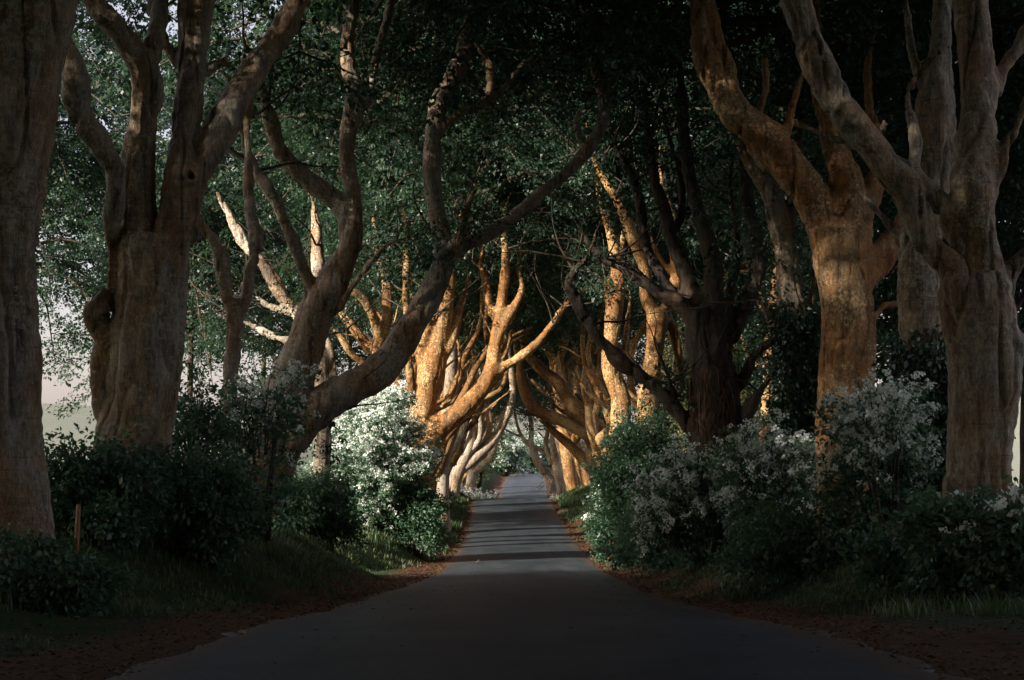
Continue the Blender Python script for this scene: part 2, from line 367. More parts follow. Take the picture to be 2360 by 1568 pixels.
# ------------------------------------------------------------------ crowns (a few shapes, shared by the trees)
def bough_path(rng, az, r, rise, droop, z0, n=8):
    t = np.linspace(0, 1, n)
    wig = np.cumsum(rng.normal(0, 0.16, n)) * 0.45
    rr = r * t
    x = np.cos(az) * rr - np.sin(az) * wig; y = np.sin(az) * rr + np.cos(az) * wig
    z = z0 + rise * np.sin(t * math.pi * 0.55) * r - droop * t ** 2.4 * r + np.cumsum(rng.normal(0, 0.08, n))
    return np.stack([x, y, z], -1)
def make_crown(seed, radius, height, nb, nsp, lowdroop=0.35):
    rng = np.random.default_rng(seed)
    g = Geo(); pos, yaw = [], []
    for k in range(nb):
        f = (k + 0.5) / nb
        az = k * 2.39996 + rng.normal(0, 0.2)
        z0 = f * height * 0.75
        r = radius * (1.0 - 0.5 * f ** 1.6) * rng.uniform(0.75, 1.12)
        p = bough_path(rng, az, r, 0.15 + 0.65 * f, lowdroop * (1.25 - f) + rng.uniform(0, 0.15), z0)
        q = resample(np.column_stack([p, np.linspace(0.085, 0.012, len(p)) * (1.2 - 0.5 * f)]), 0.45)
        g.tube(q[:, :3], q[:, 3], 5)
        for s in range(3):                      # side twigs
            i0 = rng.integers(len(q) // 3, len(q) - 1)
            dr = np.array([math.cos(az + rng.choice([-1, 1]) * 0.9), math.sin(az + rng.choice([-1, 1]) * 0.9), rng.uniform(-0.35, 0.4)])
            tt = np.linspace(0, 1, 5)[:, None]
            tw = q[i0, :3] + dr * tt * rng.uniform(0.8, 2.0) + rng.normal(0, 0.06, (5, 3)) * tt
            g.tube(tw, np.linspace(0.028, 0.006, 5), 4)
            tj = rng.random((5, 1))
            pos.append(tw[0] + (tw[-1] - tw[0]) * tj + rng.normal(0, 0.12, (5, 3))); yaw.append(np.full(5, math.atan2(dr[1], dr[0])) + rng.normal(0, 0.6, 5))
        ii = (len(q) * (0.28 + 0.72 * rng.random(nsp) ** 0.75)).astype(int).clip(0, len(q) - 1)
        pos.append(q[ii, :3] + rng.normal(0, 1, (nsp, 3)) * np.array([0.42, 0.42, 0.25]))
        yaw.append(az + rng.normal(0, 0.9, nsp))
    pos = np.vstack(pos); yaw = np.concatenate(yaw); n = len(pos)
    v = scatter(SPRAY, pos, yaw, rng.normal(0.28, 0.3, n), rng.normal(0, 0.3, n), rng.uniform(0.75, 1.25, n), rng)
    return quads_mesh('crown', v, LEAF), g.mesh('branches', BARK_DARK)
CROWNS = [make_crown(101 + k, R_, H_, 46, 17) for k, (R_, H_) in enumerate([(6.0, 8.5), (6.6, 7.5), (5.6, 9), (6.3, 8)])]
SKIRT = [make_crown(201 + k, R_, H_, 44, 14, 0.55) for k, (R_, H_) in enumerate([(4.6, 8.0), (5.2, 7.0)])]

def add_crown(root, off, scale, k, rz, skirt=False, double=False):
    if double: add_crown(root, (off[0] * -0.3, off[1] + 1.0, off[2] + 3.2), scale * 1.05, (k + 1) % 4, rz + 1.3)
    c, br = (SKIRT if skirt else CROWNS)[k]
    for nm, me in (('crown', c), ('branches', br)):
        o = obj(nm, me, root, tuple(float(q) for q in off)); o.rotation_euler = (0, 0, rz); o.scale = (scale,) * 3
        o['kind'] = 'stuff'

# ------------------------------------------------------------------ trees traced limb by limb
GROUP = 'beech trees lining the avenue'
def smooth_union(g, voxel, mat):
    """one continuous skin over overlapping limbs"""
    me = g.mesh('raw', None)
    o = bpy.data.objects.new('raw', me); COL.objects.link(o)
    md = o.modifiers.new('r', 'REMESH'); md.mode = 'VOXEL'; md.voxel_size = voxel; md.use_smooth_shade = True
    ms = o.modifiers.new('s', 'SMOOTH'); ms.factor = 0.5; ms.iterations = 2
    dg = bpy.context.evaluated_depsgraph_get()
    out = bpy.data.meshes.new_from_object(o.evaluated_get(dg))
    bpy.data.objects.remove(o); bpy.data.meshes.remove(me)
    out.name = 'trunk'; out.materials.clear(); out.materials.append(mat)
    return out
def weather(me, base, amp, knots=()):
    """muscle-like swellings, flutes and knots on the bark"""
    n = len(me.vertices); co = np.empty(n * 3, np.float32); me.vertices.foreach_get('co', co); co = co.reshape(-1, 3).astype(float)
    no = np.empty(n * 3, np.float32); me.vertices.foreach_get('normal', no); no = no.reshape(-1, 3)
    q = co + base
    a = vnoise(q * np.array([1, 1, 0.35]), 2.4) * 0.055 + vnoise(q * np.array([1, 1, 0.3]), 5.5, 1) * 0.028 + vnoise(q * np.array([1, 1, 0.7]), 11, 2) * 0.012 + vnoise(q * np.array([0.5, 0.5, 3]), 4, 5) * 0.012 + vnoise(q * np.array([1, 1, 0.5]), 19, 7) * 0.007
    rid = -np.abs(vnoise(q * np.array([1, 1, 0.22]), 3.3, 4)); a = a + np.clip(rid + 0.13, 0, 1) * -0.38
    co2 = co + no * (a * amp)[:, None]
    for kx, kr, kh in knots:
        d = np.linalg.norm(q - kx, axis=1) / kr
        co2 += no * (kh * (np.exp(-((d - 0.75) / 0.35) ** 2) - 1.5 * np.exp(-(d / 0.42) ** 2)))[:, None]
    me.vertices.foreach_set('co', co2.astype(np.float32).ravel()); me.update()

NT = [0]
def beech(label, d, limbs, mat=None, crown=None, knots=(), seg=12, flare=1.35, slopes=None, twigs=True, gr=GROUP, amp=1.0, basez=None):
    """limbs: lists of (px, py, width_px); the first is the trunk from the ground up. Limbs wander in depth as well."""
    NT[0] += 1
    rng = np.random.default_rng(900 + NT[0])
    mat = mat or BARK
    samples = []                                # (px, py, dd)
    paths = []
    for li, L in enumerate(limbs):
        L = [tuple(q[:3]) for q in L]
        dd0 = 0.0
        if samples:
            s = np.array(samples); j = np.argmin((s[:, 0] - L[0][0]) ** 2 + (s[:, 1] - L[0][1]) ** 2); dd0 = s[j, 2]
        sl = (slopes[li] if slopes and li < len(slopes) and slopes[li] is not None else (0.0 if li == 0 else rng.uniform(-0.4, 0.4)))
        acc = 0.0; rows = []
        ph = rng.uniform(0, 6.28)
        for q, (px, py, w) in enumerate(L):
            if q: acc += math.hypot(px - L[q - 1][0], py - L[q - 1][1]) * d / FPX
            dd = dd0 + sl * acc + (0.18 * math.sin(acc * 1.1 + ph) - 0.18 * math.sin(ph)) * (0 if li == 0 else 1)
            samples.append((px, py, dd))
            if q and rows:
                mx, my = (px + L[q - 1][0]) / 2, (py + L[q - 1][1]) / 2
                samples.append((mx, my, dd))
            rows.append(np.append(P(px, py, d + dd), w / 2 * (d + dd) / FPX))
        paths.append(np.array(rows))
    b0 = paths[0][0]
    g0 = gz(b0[0], b0[1])
    base = np.array((b0[0], b0[1], g0 if b0[2] > g0 - 0.5 else b0[2]))
    foot = []
    if b0[2] > g0 + 0.25:
        foot = [np.array((b0[0], b0[1], g0 - 0.5, b0[3] * flare * 1.15)), np.array((b0[0], b0[1], g0 + 0.05, b0[3] * flare))]
        if b0[2] > g0 + 1.2: foot.append(np.array((b0[0], b0[1], g0 + 0.8, b0[3] * 1.08)))
    else:
        foot = [np.array((b0[0], b0[1], g0 - 0.5, b0[3] * flare))]
    paths[0] = np.vstack(foot + [paths[0]])
    g = Geo(); tw = Geo()
    ends = []
    for li, pa in enumerate(paths):
        # carry the limb on beyond its last traced point, thinning into the crown
        dirv = pa[-1, :3] - pa[-2, :3]; dirv /= np.linalg.norm(dirv)
        r = pa[-1, 3]
        if limbs[li][-1][1] <= 20:
            ext = []
            p = pa[-1, :3].copy()
            for s in range(4):
                dirv = dirv + rng.normal(0, 0.22, 3) + np.array((0, 0, 0.12)); dirv /= np.linalg.norm(dirv)
                p = p + dirv * 1.0; r *= 0.72; ext.append(np.append(p, r))
            pa = np.vstack([pa, ext])
        elif r > 0.03 and len(limbs[li][-1]) == 3 and li:
            ext = []; p = pa[-1, :3].copy()
            for s in range(3):
                dirv = dirv + rng.normal(0, 0.3, 3) + np.array((0, 0, 0.1)); dirv /= np.linalg.norm(dirv)
                p = p + dirv * 0.55; r *= 0.6; ext.append(np.append(p, r))
            pa = np.vstack([pa, ext])
        q = resample(pa, 0.22)
        q[:, :3] -= base
        g.tube(q[:, :3], q[:, 3], seg if d < 60 else max(7, seg - 3), 0.05)
        if li or len(paths) == 1: ends.append(q)
    root = thing('beech_tree', label, 'tree', base, gr)
    vox = max(0.034, d * 0.00125)
    if d < 75:
        me = smooth_union(g, vox, mat)
        weather(me, base, amp, [(np.asarray(P(kx, ky, d - kr * 1.0)), kr, kh) for kx, ky, kr, kh in knots])
    else:
        me = g.mesh('trunk', mat)
        weather(me, base, 0.6)
    obj('trunk', me, root)
    if twigs and d >= 33:
        pp, yy = [], []
        for q in ends:
            if q[-1, 3] > .16: continue
            nn = 16; ii = rng.integers(int(len(q) * .72), len(q), nn)
            pp.append(q[ii, :3] + rng.normal(0, .3, (nn, 3))); yy.append(rng.uniform(0, 6.28, nn))
        if pp:
            pp = np.vstack(pp); yy = np.concatenate(yy); nn = len(pp)
            obj('leafy_shoots', quads_mesh('leafy_shoots', scatter(SPRAY, pp, yy, rng.normal(.35, .3, nn), rng.normal(0, .3, nn), rng.uniform(.5, .9, nn), rng), LEAF), root, kind='stuff')
    if twigs and d >= 32:
        for q in ends:
            for s in range(rng.integers(5, 9)):
                i0 = rng.integers(int(len(q) * 0.45), len(q))
                if q[i0, 3] > 0.17: continue
                r0 = min(q[i0, 3] * 0.5, 0.035); p = q[i0, :3].copy()
                dv = rng.normal(0, 1, 3); dv[2] = abs(dv[2]) * 0.7; dv /= np.linalg.norm(dv)
                pts = [p]
                for m in range(6):
                    dv = dv + rng.normal(0, 0.22, 3) + np.array((0, 0, 0.1)); dv /= np.linalg.norm(dv)
                    p = p + dv * rng.uniform(.3, .55); pts.append(p)
                qq = resample(np.column_stack([pts, np.linspace(r0, 0.005, 7)]), .12); tw.tube(qq[:, :3], qq[:, 3], 5)
        if tw.n: obj('twigs', tw.mesh('twigs', BARK_DARK), root, kind='stuff')
    if crown is not None:
        dx, dy, dz, sc, k = crown
        add_crown(root, (dx, dy, dz + (1.9 if d < 32 else 1.6 if d > 50 else 0)), sc, k, rng.uniform(0, 6.28), double=d > 50 or d < 32)
    return root

def px_trees():
    # ---- left row
    beech('huge dark beech trunk at the left edge of the photo, crown out of sight', 19,
        [[(14, 1290, 250), (10, 1200, 228), (2, 1100, 218), (-12, 980, 214), (-20, 800, 206), (-10, 560, 206), (8, 360, 220), (25, 180, 240), (45, 60, 255), (60, -40, 250), (75, -150, 210), (85, -260, 150)],
         [(100, 1300, 60), (80, 1200, 70), (50, 1060, 70, 0)], [(-60, 1290, 120), (-70, 1150, 90, 0)]],
        crown=(2.5, 0, 9.0, 1.05, 0), twigs=False, knots=[(30, 1010, .18, .05), (55, 880, .12, .04)])
    beech('massive grey brown beech with a burl and three upright stems, behind the left hedge', 25,
        [[(300, 1140, 200), (306, 1020, 180), (322, 930, 160), (330, 860, 158), (342, 760, 166), (350, 660, 168), (356, 590, 170), (358, 545, 150)],
         [(325, 640, 90), (318, 530, 92), (318, 440, 84), (327, 337, 76), (341, 240, 76), (337, 165, 72), (300, 110, 68), (265, 60, 60), (225, 10, 52), (190, -60, 40)],
         [(338, 180, 50), (352, 110, 46), (368, 50, 42), (372, -30, 34)],
         [(390, 640, 100), (402, 545, 92), (407, 470, 80), (414, 380, 76), (424, 290, 74), (434, 202, 68), (441, 100, 72), (448, 0, 82), (450, -60, 70)],
         [(436, 185, 34), (410, 150, 32), (385, 105, 30), (360, 50, 26), (340, -5, 22)],
         [(420, 520, 70), (445, 425, 66), (478, 350, 66), (510, 290, 68), (555, 210, 68), (600, 150, 66), (640, 90, 64), (675, 30, 60), (700, -40, 46)],
         [(285, 720, 40), (258, 680, 26), (257, 590, 24), (258, 520, 32), (266, 440, 42), (262, 390, 46), (232, 330, 48), (196, 285, 46), (176, 240, 50), (172, 180, 52), (165, 130, 40), (150, 70, 28)],
         [(255, 780, 60), (222, 745, 52), (214, 715, 50), (232, 700, 40), (242, 660, 22, 0)],
         [(250, 960, 60), (236, 880, 52), (246, 800, 56), (280, 760, 60, 0)],
         [(400, 560, 70), (430, 552, 46), (455, 540, 34), (466, 548, 24, 0)],
         [(472, 165, 24), (500, 150, 22), (525, 138, 22, 0)]],
        crown=(2.0, 0, 9.2, 1.05, 1), slopes=[0, -.1, .3, .05, .35, .25, -.2, -.1, 0, .2, .2], twigs=True,
        knots=[(400, 800, .14, .05), (285, 782, .06, .04), (300, 830, .07, .03), (232, 720, .14, .09), (262, 990, .2, .06), (440, 405, .12, .06), (408, 160, .1, .05)])
    beech('slender two-stemmed beech standing between the burled beech and the leaning one', 30,
        [[(545, 1110, 52), (532, 980, 46), (528, 900, 44), (533, 820, 46), (540, 760, 46), (538, 705, 48)],
         [(536, 720, 36), (524, 680, 36), (512, 625, 34), (506, 590, 33), (486, 550, 32), (462, 520, 32), (446, 498, 36), (440, 470, 34)],
         [(545, 735, 32), (560, 700, 32), (572, 655, 28), (575, 620, 26), (588, 580, 30), (588, 530, 30), (575, 470, 26), (571, 400, 24), (570, 320, 22), (571, 236, 18), (580, 160, 12)]],
        crown=(1.5, 0, 10.5, .8, 2), slopes=[0, -.3, .25])
    beech('leaning beech on the left whose long lower limb arches right over the white hawthorn', 34,
        [[(588, 1250, 62), (596, 1160, 92), (612, 1060, 104), (634, 980, 112), (655, 920, 108), (676, 866, 98), (706, 790, 88), (728, 720, 88), (755, 670, 84), (785, 615, 66), (806, 565, 52), (815, 520, 44), (814, 470, 38), (808, 420, 38), (800, 360, 38), (802, 300, 42), (815, 250, 48), (818, 215, 44), (806, 165, 40), (800, 100, 38), (806, 50, 38), (812, -20, 38)],
         [(600, 1250, 30), (590, 1150, 50, 0)],
         [(640, 1090, 76), (655, 1040, 78), (690, 990, 84), (740, 936, 86), (800, 900, 84), (860, 866, 78), (910, 818, 72), (950, 752, 66), (985, 690, 62), (1015, 630, 56), (1035, 590, 46)],
         [(1020, 615, 46), (1022, 565, 46), (1010, 510, 46), (998, 440, 40), (996, 370, 38), (1000, 300, 38), (1012, 240, 40), (1040, 190, 46), (1068, 120, 46), (1090, 50, 44), (1118, -10, 44)],
         [(1000, 330, 22), (1028, 285, 22), (1075, 252, 18), (1116, 230, 17), (1130, 195, 16), (1126, 150, 14), (1106, 115, 12)],
         [(1090, 262, 14), (1150, 215, 15), (1185, 172, 14), (1215, 140, 12), (1260, 128, 10), (1310, 122, 8)],
         [(1030, 590, 38), (1080, 560, 34), (1140, 532, 32), (1200, 488, 32), (1260, 436, 32), (1320, 385, 32), (1368, 325, 32), (1392, 262, 30), (1384, 200, 28), (1366, 140, 24), (1340, 80, 18), (1330, 20, 14)],
         [(1345, 345, 14), (1330, 300, 13), (1332, 265, 11), (1352, 235, 9)],
         [(722, 690, 40), (706, 640, 36), (692, 600, 32), (676, 555, 30), (660, 525, 28), (642, 475, 28), (610, 425, 28), (588, 395, 26), (568, 345, 22), (553, 280, 20), (548, 245, 14)],
         [(800, 560, 44), (800, 510, 46), (786, 478, 48), (758, 448, 46), (718, 424, 44), (680, 392, 44), (648, 350, 42), (626, 290, 38), (612, 240, 30), (598, 192, 24)],
         [(760, 735, 14), (786, 708, 14), (812, 660, 13), (850, 610, 11), (885, 568, 8)],
         [(842, 245, 22), (850, 200, 22), (866, 135, 22), (886, 66, 20), (902, -5, 18)],
         [(700, 1010, 30), (716, 985, 20, 0)]],
        crown=(3.0, 0, 10.8, 1.0, 3), slopes=[0, 0, .12, .2, .2, .3, .25, .2, -.3, -.15, -.2, .3, 0], amp=0.75, seg=14,
        knots=[(815, 255, .08, .05), (835, 570, .1, .06), (725, 735, .12, .03), (790, 790, .12, .04), (975, 720, .1, .05), (870, 900, .12, .05), (596, 1220, .12, .05)])
    beech('beech with pale sunlit limbs, half hidden behind the leaning beech', 42,
        [[(742, 1030, 46), (742, 900, 34), (745, 830, 34), (720, 780, 34), (692, 735, 32), (672, 708, 30), (640, 664, 28), (607, 606, 27), (575, 575, 26), (545, 530, 25), (517, 480, 22), (500, 440, 12)],
         [(700, 745, 26), (722, 690, 24), (735, 630, 25), (730, 570, 24), (728, 520, 18), (722, 480, 10)],
         [(775, 870, 12), (766, 810, 15), (752, 770, 16)],
         [(700, 790, 16), (660, 785, 15), (624, 772, 17), (590, 755, 14), (560, 742, 10)],
         [(690, 735, 14), (664, 721, 15), (630, 710, 15), (604, 696, 12), (588, 684, 9)]],
        mat=BARK_PALE, crown=(1.0, 0, 10.5, .95, 0), slopes=[0, .2, 0, .3, .3])
    beech('orange beech with forking boughs behind the white hawthorn, left of the twin-stemmed one', 64,
        [[(935, 1070, 46), (932, 990, 44), (925, 930, 34), (915, 880, 32), (885, 840, 34), (866, 810, 34), (880, 775, 32), (891, 740, 30), (894, 690, 29), (890, 640, 27), (878, 605, 24), (868, 560, 18), (862, 500, 14)],
         [(878, 790, 26), (862, 735, 24), (838, 690, 22), (810, 670, 18), (780, 655, 12)],
         [(870, 815, 28), (850, 800, 28), (829, 775, 25), (806, 744, 24), (786, 722, 18), (770, 700, 12)],
         [(900, 870, 24), (868, 858, 20), (843, 842, 20), (815, 820, 19), (800, 800, 17), (780, 770, 15), (760, 755, 10)],
         [(946, 1000, 30), (950, 930, 22), (944, 850, 22), (938, 760, 18), (936, 660, 20), (938, 560, 20), (930, 480, 14)]],
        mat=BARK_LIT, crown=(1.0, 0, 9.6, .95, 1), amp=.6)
    beech('big orange twin-stemmed beech bending over the road beside the white hawthorn', 58,
        [[(968, 1150, 70), (958, 1080, 66), (955, 1027, 62), (964, 985, 56), (976, 945, 52), (987, 900, 52), (994, 860, 66), (1004, 815, 54), (1014, 775, 44), (1022, 735, 40), (1028, 690, 38), (1035, 640, 32), (1040, 590, 24), (1055, 545, 18), (1062, 480, 10)],
         [(988, 850, 40), (972, 812, 32), (980, 775, 24), (988, 745, 20), (989, 725, 16)],
         [(1010, 830, 36), (1036, 795, 26), (1050, 750, 22), (1062, 700, 16), (1075, 660, 10)],
         [(975, 1080, 60), (985, 1030, 54), (1012, 992, 50), (1050, 958, 46), (1085, 925, 44), (1115, 890, 42), (1133, 850, 36), (1142, 800, 33), (1146, 765, 31), (1152, 725, 27), (1158, 680, 22), (1166, 620, 22), (1164, 575, 20), (1160, 530, 14), (1165, 480, 10)],
         [(1150, 740, 22), (1130, 715, 20), (1122, 675, 19), (1118, 645, 17), (1106, 615, 14), (1112, 580, 9)],
         [(1140, 868, 26), (1165, 842, 24), (1192, 827, 23), (1235, 794, 20), (1274, 745, 18), (1300, 708, 13), (1325, 680, 9)],
         [(1146, 800, 20), (1160, 755, 22), (1180, 715, 20), (1200, 680, 18), (1202, 650, 14), (1194, 620, 12), (1200, 570, 8)],
         [(1012, 965, 30), (990, 990, 34, 0)]],
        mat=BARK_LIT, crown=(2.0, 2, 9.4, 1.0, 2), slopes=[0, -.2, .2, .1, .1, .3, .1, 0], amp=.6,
        knots=[(1010, 935, .1, .05), (1035, 985, .08, .05), (1013, 745, .06, .04)])
    beech('grey trunk standing in shade just behind the orange twin-stemmed beech', 76,
        [[(1018, 1130, 34), (1022, 1050, 32), (1032, 960, 34), (1040, 880, 32), (1044, 800, 24), (1060, 720, 20), (1085, 650, 14)],
         [(1044, 900, 18), (1062, 920, 14), (1072, 890, 13), (1066, 830, 12), (1075, 760, 10)], [(1040, 850, 16), (1075, 800, 14), (1100, 740, 10)]],
        crown=(0, 0, 10.2, .9, 3))
    beech('brown trunk on the grassy mound at the left bend of the road', 88,
        [[(994, 1150, 22), (996, 1100, 17), (1002, 1060, 16), (1010, 1010, 14), (1020, 960, 12)], [(1021, 1130, 17), (1020, 1090, 13), (1028, 1060, 13), (1046, 1034, 13), (1062, 1000, 11), (1070, 950, 9)]], crown=(0, 0, 10.4, .9, 0))
    beech('curving grey many-stemmed beech leaning right over the crest of the road', 101,
        [[(1043, 1140, 34), (1050, 1105, 32), (1062, 1075, 32), (1078, 1040, 25), (1085, 1010, 21), (1088, 975, 18), (1082, 930, 13), (1090, 880, 10)],
         [(1062, 1085, 24), (1098, 1055, 22), (1130, 1023, 22), (1155, 985, 20), (1174, 943, 18), (1182, 903, 16), (1179, 862, 13), (1172, 810, 12), (1180, 750, 9)],
         [(1095, 1052, 16), (1110, 1030, 16), (1124, 1003, 14), (1130, 968, 13), (1122, 935, 12), (1112, 900, 9)],
         [(1082, 1040, 14), (1104, 1015, 14), (1109, 978, 13), (1106, 943, 12), (1110, 900, 9)],
         [(1062, 1060, 14), (1056, 1020, 13), (1066, 970, 12), (1070, 920, 9)]],
        mat=BARK_PALE, crown=(0.5, 0, 9.8, .9, 1), slopes=[0, 0, .3, -.2, -.3], seg=12)
    beech('pale sunlit beech trunk among white flowers beyond the crest, left side', 119,
        [[(1087, 1158, 32), (1086, 1120, 26), (1090, 1090, 24), (1108, 1074, 20), (1126, 1060, 17), (1138, 1036, 14), (1148, 990, 11), (1160, 950, 8)], [(1090, 1090, 16), (1085, 1050, 14), (1095, 1010, 10), (1098, 960, 8)]],
        mat=BARK_PALE, crown=(1, 0, 9.4, .9, 2))
    # ---- right row
    beech('big grey beech at the right edge with a split limb reaching up to the left', 22,
        [[(2262, 1240, 190), (2254, 1120, 152), (2252, 1034, 150), (2264, 930, 160), (2268, 850, 166), (2258, 765, 168), (2244, 680, 170), (2236, 640, 150)],
         [(2225, 690, 90), (2190, 625, 72), (2152, 582, 62), (2122, 530, 58), (2104, 480, 60), (2086, 430, 64), (2043, 388, 64), (1993, 322, 70), (1930, 238, 76), (1896, 155, 82), (1862, 84, 76), (1836, 0, 74), (1815, -60, 60)],
         [(2262, 640, 76), (2236, 590, 62), (2200, 520, 50), (2160, 462, 46), (2128, 425, 46), (2090, 400, 46)],
         [(2275, 640, 90), (2268, 570, 70), (2252, 510, 82), (2244, 440, 96), (2250, 350, 96), (2254, 270, 96), (2252, 160, 88), (2244, 60, 84), (2240, -40, 80)],
         [(2262, 470, 50), (2288, 408, 42), (2318, 345, 34), (2348, 275, 28), (2375, 210, 20)],
         [(2290, 215, 46), (2315, 160, 44), (2345, 105, 44), (2390, 50, 40)],
         [(2300, 700, 80), (2318, 650, 54), (2345, 605, 46), (2385, 560, 40)],
         [(2105, 440, 30), (2110, 395, 22), (2112, 330, 20), (2100, 270, 16), (2092, 225, 12)],
         [(2290, 840, 90), (2330, 800, 70), (2342, 770, 40, 0)],
         [(2010, 345, 16), (2030, 300, 12), (2042, 280, 9)],
         [(2200, 1220, 60), (2200, 1100, 60, 0)]],
        crown=(-2.5, 0, 9.4, 1.05, 3), slopes=[0, .1, .1, .05, -.2, .2, .1, .1, -.2, 0, 0], seg=16,
        knots=[(2326, 800, .16, .09), (1945, 265, .16, .07), (2088, 415, .12, .06), (2112, 560, .1, .03)])
    beech('straight beech trunk standing just left of the big split-limbed one', 27,
        [[(2118, 1200, 120), (2132, 960, 100), (2128, 850, 92), (2120, 730, 94), (2118, 630, 96), (2128, 520, 100), (2146, 400, 104), (2155, 303, 102), (2156, 230, 96), (2158, 160, 72), (2166, 80, 60), (2170, 0, 58), (2172, -60, 50)],
         [(2140, 240, 40), (2120, 180, 36), (2102, 110, 30), (2090, 20, 24), (2085, -30, 20)],
         [(2090, 560, 20), (2060, 530, 16), (2035, 500, 12)]],
        crown=(-2.0, 0, 10, 1.0, 0), slopes=[0, .3, .2], knots=[(2140, 770, .16, .05), (2150, 250, .12, .05)])
    beech('stout orange brown beech on the right whose heavy limb slants up to the left', 30,
        [[(1950, 1180, 130), (1942, 1060, 112), (1940, 960, 116), (1950, 860, 128), (1954, 760, 130), (1946, 660, 130), (1938, 580, 140), (1934, 530, 140)],
         [(1915, 580, 90), (1894, 510, 88), (1866, 450, 90), (1824, 396, 92), (1786, 346, 92), (1752, 306, 84), (1700, 262, 74), (1664, 212, 68), (1638, 166, 62), (1620, 110, 50), (1612, 50, 40), (1614, -20, 34)],
         [(1680, 225, 44), (1676, 160, 38), (1655, 100, 34), (1640, 30, 30), (1630, -20, 26)],
         [(1950, 560, 90), (1954, 470, 78), (1944, 400, 70), (1918, 330, 56), (1900, 260, 50), (1880, 180, 46), (1872, 80, 40), (1870, -20, 34)],
         [(1968, 540, 70), (1990, 480, 50), (2012, 435, 44), (2024, 390, 36), (2020, 320, 28), (2004, 240, 24), (2000, 150, 20), (2020, 60, 16), (2030, -10, 14)],
         [(1788, 356, 22), (1806, 335, 20), (1818, 285, 20), (1828, 240, 18), (1842, 192, 14), (1862, 150, 10)],
         [(1985, 620, 60), (2006, 590, 44), (2034, 566, 34), (2056, 540, 26), (2075, 510, 20)],
         [(1990, 650, 50), (2016, 628, 46), (2040, 600, 44), (2064, 570, 42), (2090, 540, 36)],
         [(2000, 760, 24), (2022, 720, 16), (2040, 704, 13), (2076, 701, 12), (2110, 690, 8)],
         [(1820, 400, 40), (1770, 382, 40), (1740, 340, 34)]],
        mat=BARK_WARM, crown=(-2.5, 0, 10, 1.0, 1), slopes=[0, .1, .3, .3, .4, .3, .3, .4, .3, .2], seg=16,
        knots=[(1922, 545, .12, .05), (1990, 610, .16, .05), (1895, 300, .1, .05)])
    beech('slim beech whose lower trunk is wrapped in thick ivy, left of the stout one', 35,
        [[(1838, 1200, 84), (1840, 1000, 74), (1838, 880, 66), (1832, 780, 62), (1822, 700, 66), (1820, 640, 62), (1808, 570, 58), (1796, 520, 58), (1786, 472, 56), (1768, 430, 46), (1745, 405, 36), (1722, 370, 30), (1700, 320, 24)],
         [(1850, 740, 30), (1870, 700, 24), (1876, 640, 20), (1880, 560, 18)],
         [(1806, 560, 34), (1822, 500, 30), (1836, 430, 26), (1840, 340, 22), (1848, 240, 18)],
         [(1800, 760, 30), (1778, 745, 26), (1762, 712, 18), (1752, 690, 12)]],
        crown=(-1.5, 0, 10.4, .9, 2), slopes=[0, .2, .3, -.1], knots=[(1810, 600, .1, .05), (1812, 680, .06, .04)])
    beech('dark ivy-clad beech on the right with an S-shaped low limb hanging over the verge', 40,
        [[(1650, 1230, 130), (1650, 1060, 120), (1648, 980, 116), (1646, 900, 112), (1640, 820, 104), (1630, 760, 104), (1618, 715, 96)],
         [(1600, 730, 60), (1568, 700, 42), (1535, 686, 34), (1508, 672, 31), (1478, 645, 30), (1446, 622, 30), (1418, 607, 29), (1392, 596, 28), (1368, 578, 24), (1352, 556, 20), (1340, 530, 15), (1320, 500, 10)],
         [(1610, 1000, 46), (1590, 985, 40), (1568, 955, 37), (1528, 910, 35), (1480, 870, 34), (1438, 838, 34), (1406, 812, 33), (1380, 778, 30), (1362, 752, 28), (1340, 715, 27), (1322, 682, 26), (1312, 650, 25), (1322, 625, 21), (1345, 604, 18), (1358, 585, 15)],
         [(1595, 740, 46), (1562, 690, 30), (1528, 640, 26), (1505, 600, 24), (1488, 570, 22), (1480, 520, 22), (1472, 460, 22), (1452, 400, 20), (1426, 354, 18), (1408, 300, 14), (1400, 250, 10)],
         [(1620, 720, 60), (1590, 660, 42), (1565, 600, 34), (1545, 540, 32), (1530, 480, 30), (1510, 420, 26), (1500, 350, 24), (1490, 280, 22), (1488, 200, 18), (1490, 120, 14)],
         [(1545, 560, 20), (1568, 500, 18), (1572, 440, 16), (1562, 380, 16), (1540, 310, 14), (1528, 240, 10)],
         [(1640, 740, 64), (1645, 670, 46), (1640, 600, 44), (1625, 540, 40), (1606, 480, 38), (1590, 410, 34), (1580, 330, 30), (1572, 240, 26), (1568, 140, 22), (1560, 40, 18), (1556, -20, 16)],
         [(1665, 790, 60), (1700, 740, 44), (1724, 690, 38), (1742, 640, 38), (1748, 580, 36), (1738, 520, 34), (1722, 460, 30), (1716, 380, 26), (1712, 280, 22), (1700, 180, 18)],
         [(1655, 760, 50), (1676, 700, 30), (1690, 640, 26), (1700, 560, 22), (1690, 470, 18)],
         [(1690, 900, 26), (1712, 880, 26), (1736, 826, 24), (1775, 788, 22), (1800, 770, 16)],
         [(1670, 1060, 40), (1720, 960, 34), (1750, 905, 24), (1772, 872, 16)],
         [(1560, 918, 16), (1548, 892, 14), (1540, 880, 9, 0)]],
        mat=BARK_DARK, crown=(-2.0, 0, 11.0, 1.0, 3), slopes=[0, .1, -.05, .25, .2, .3, .1, .15, .3, -.2, -.1, 0], seg=14)
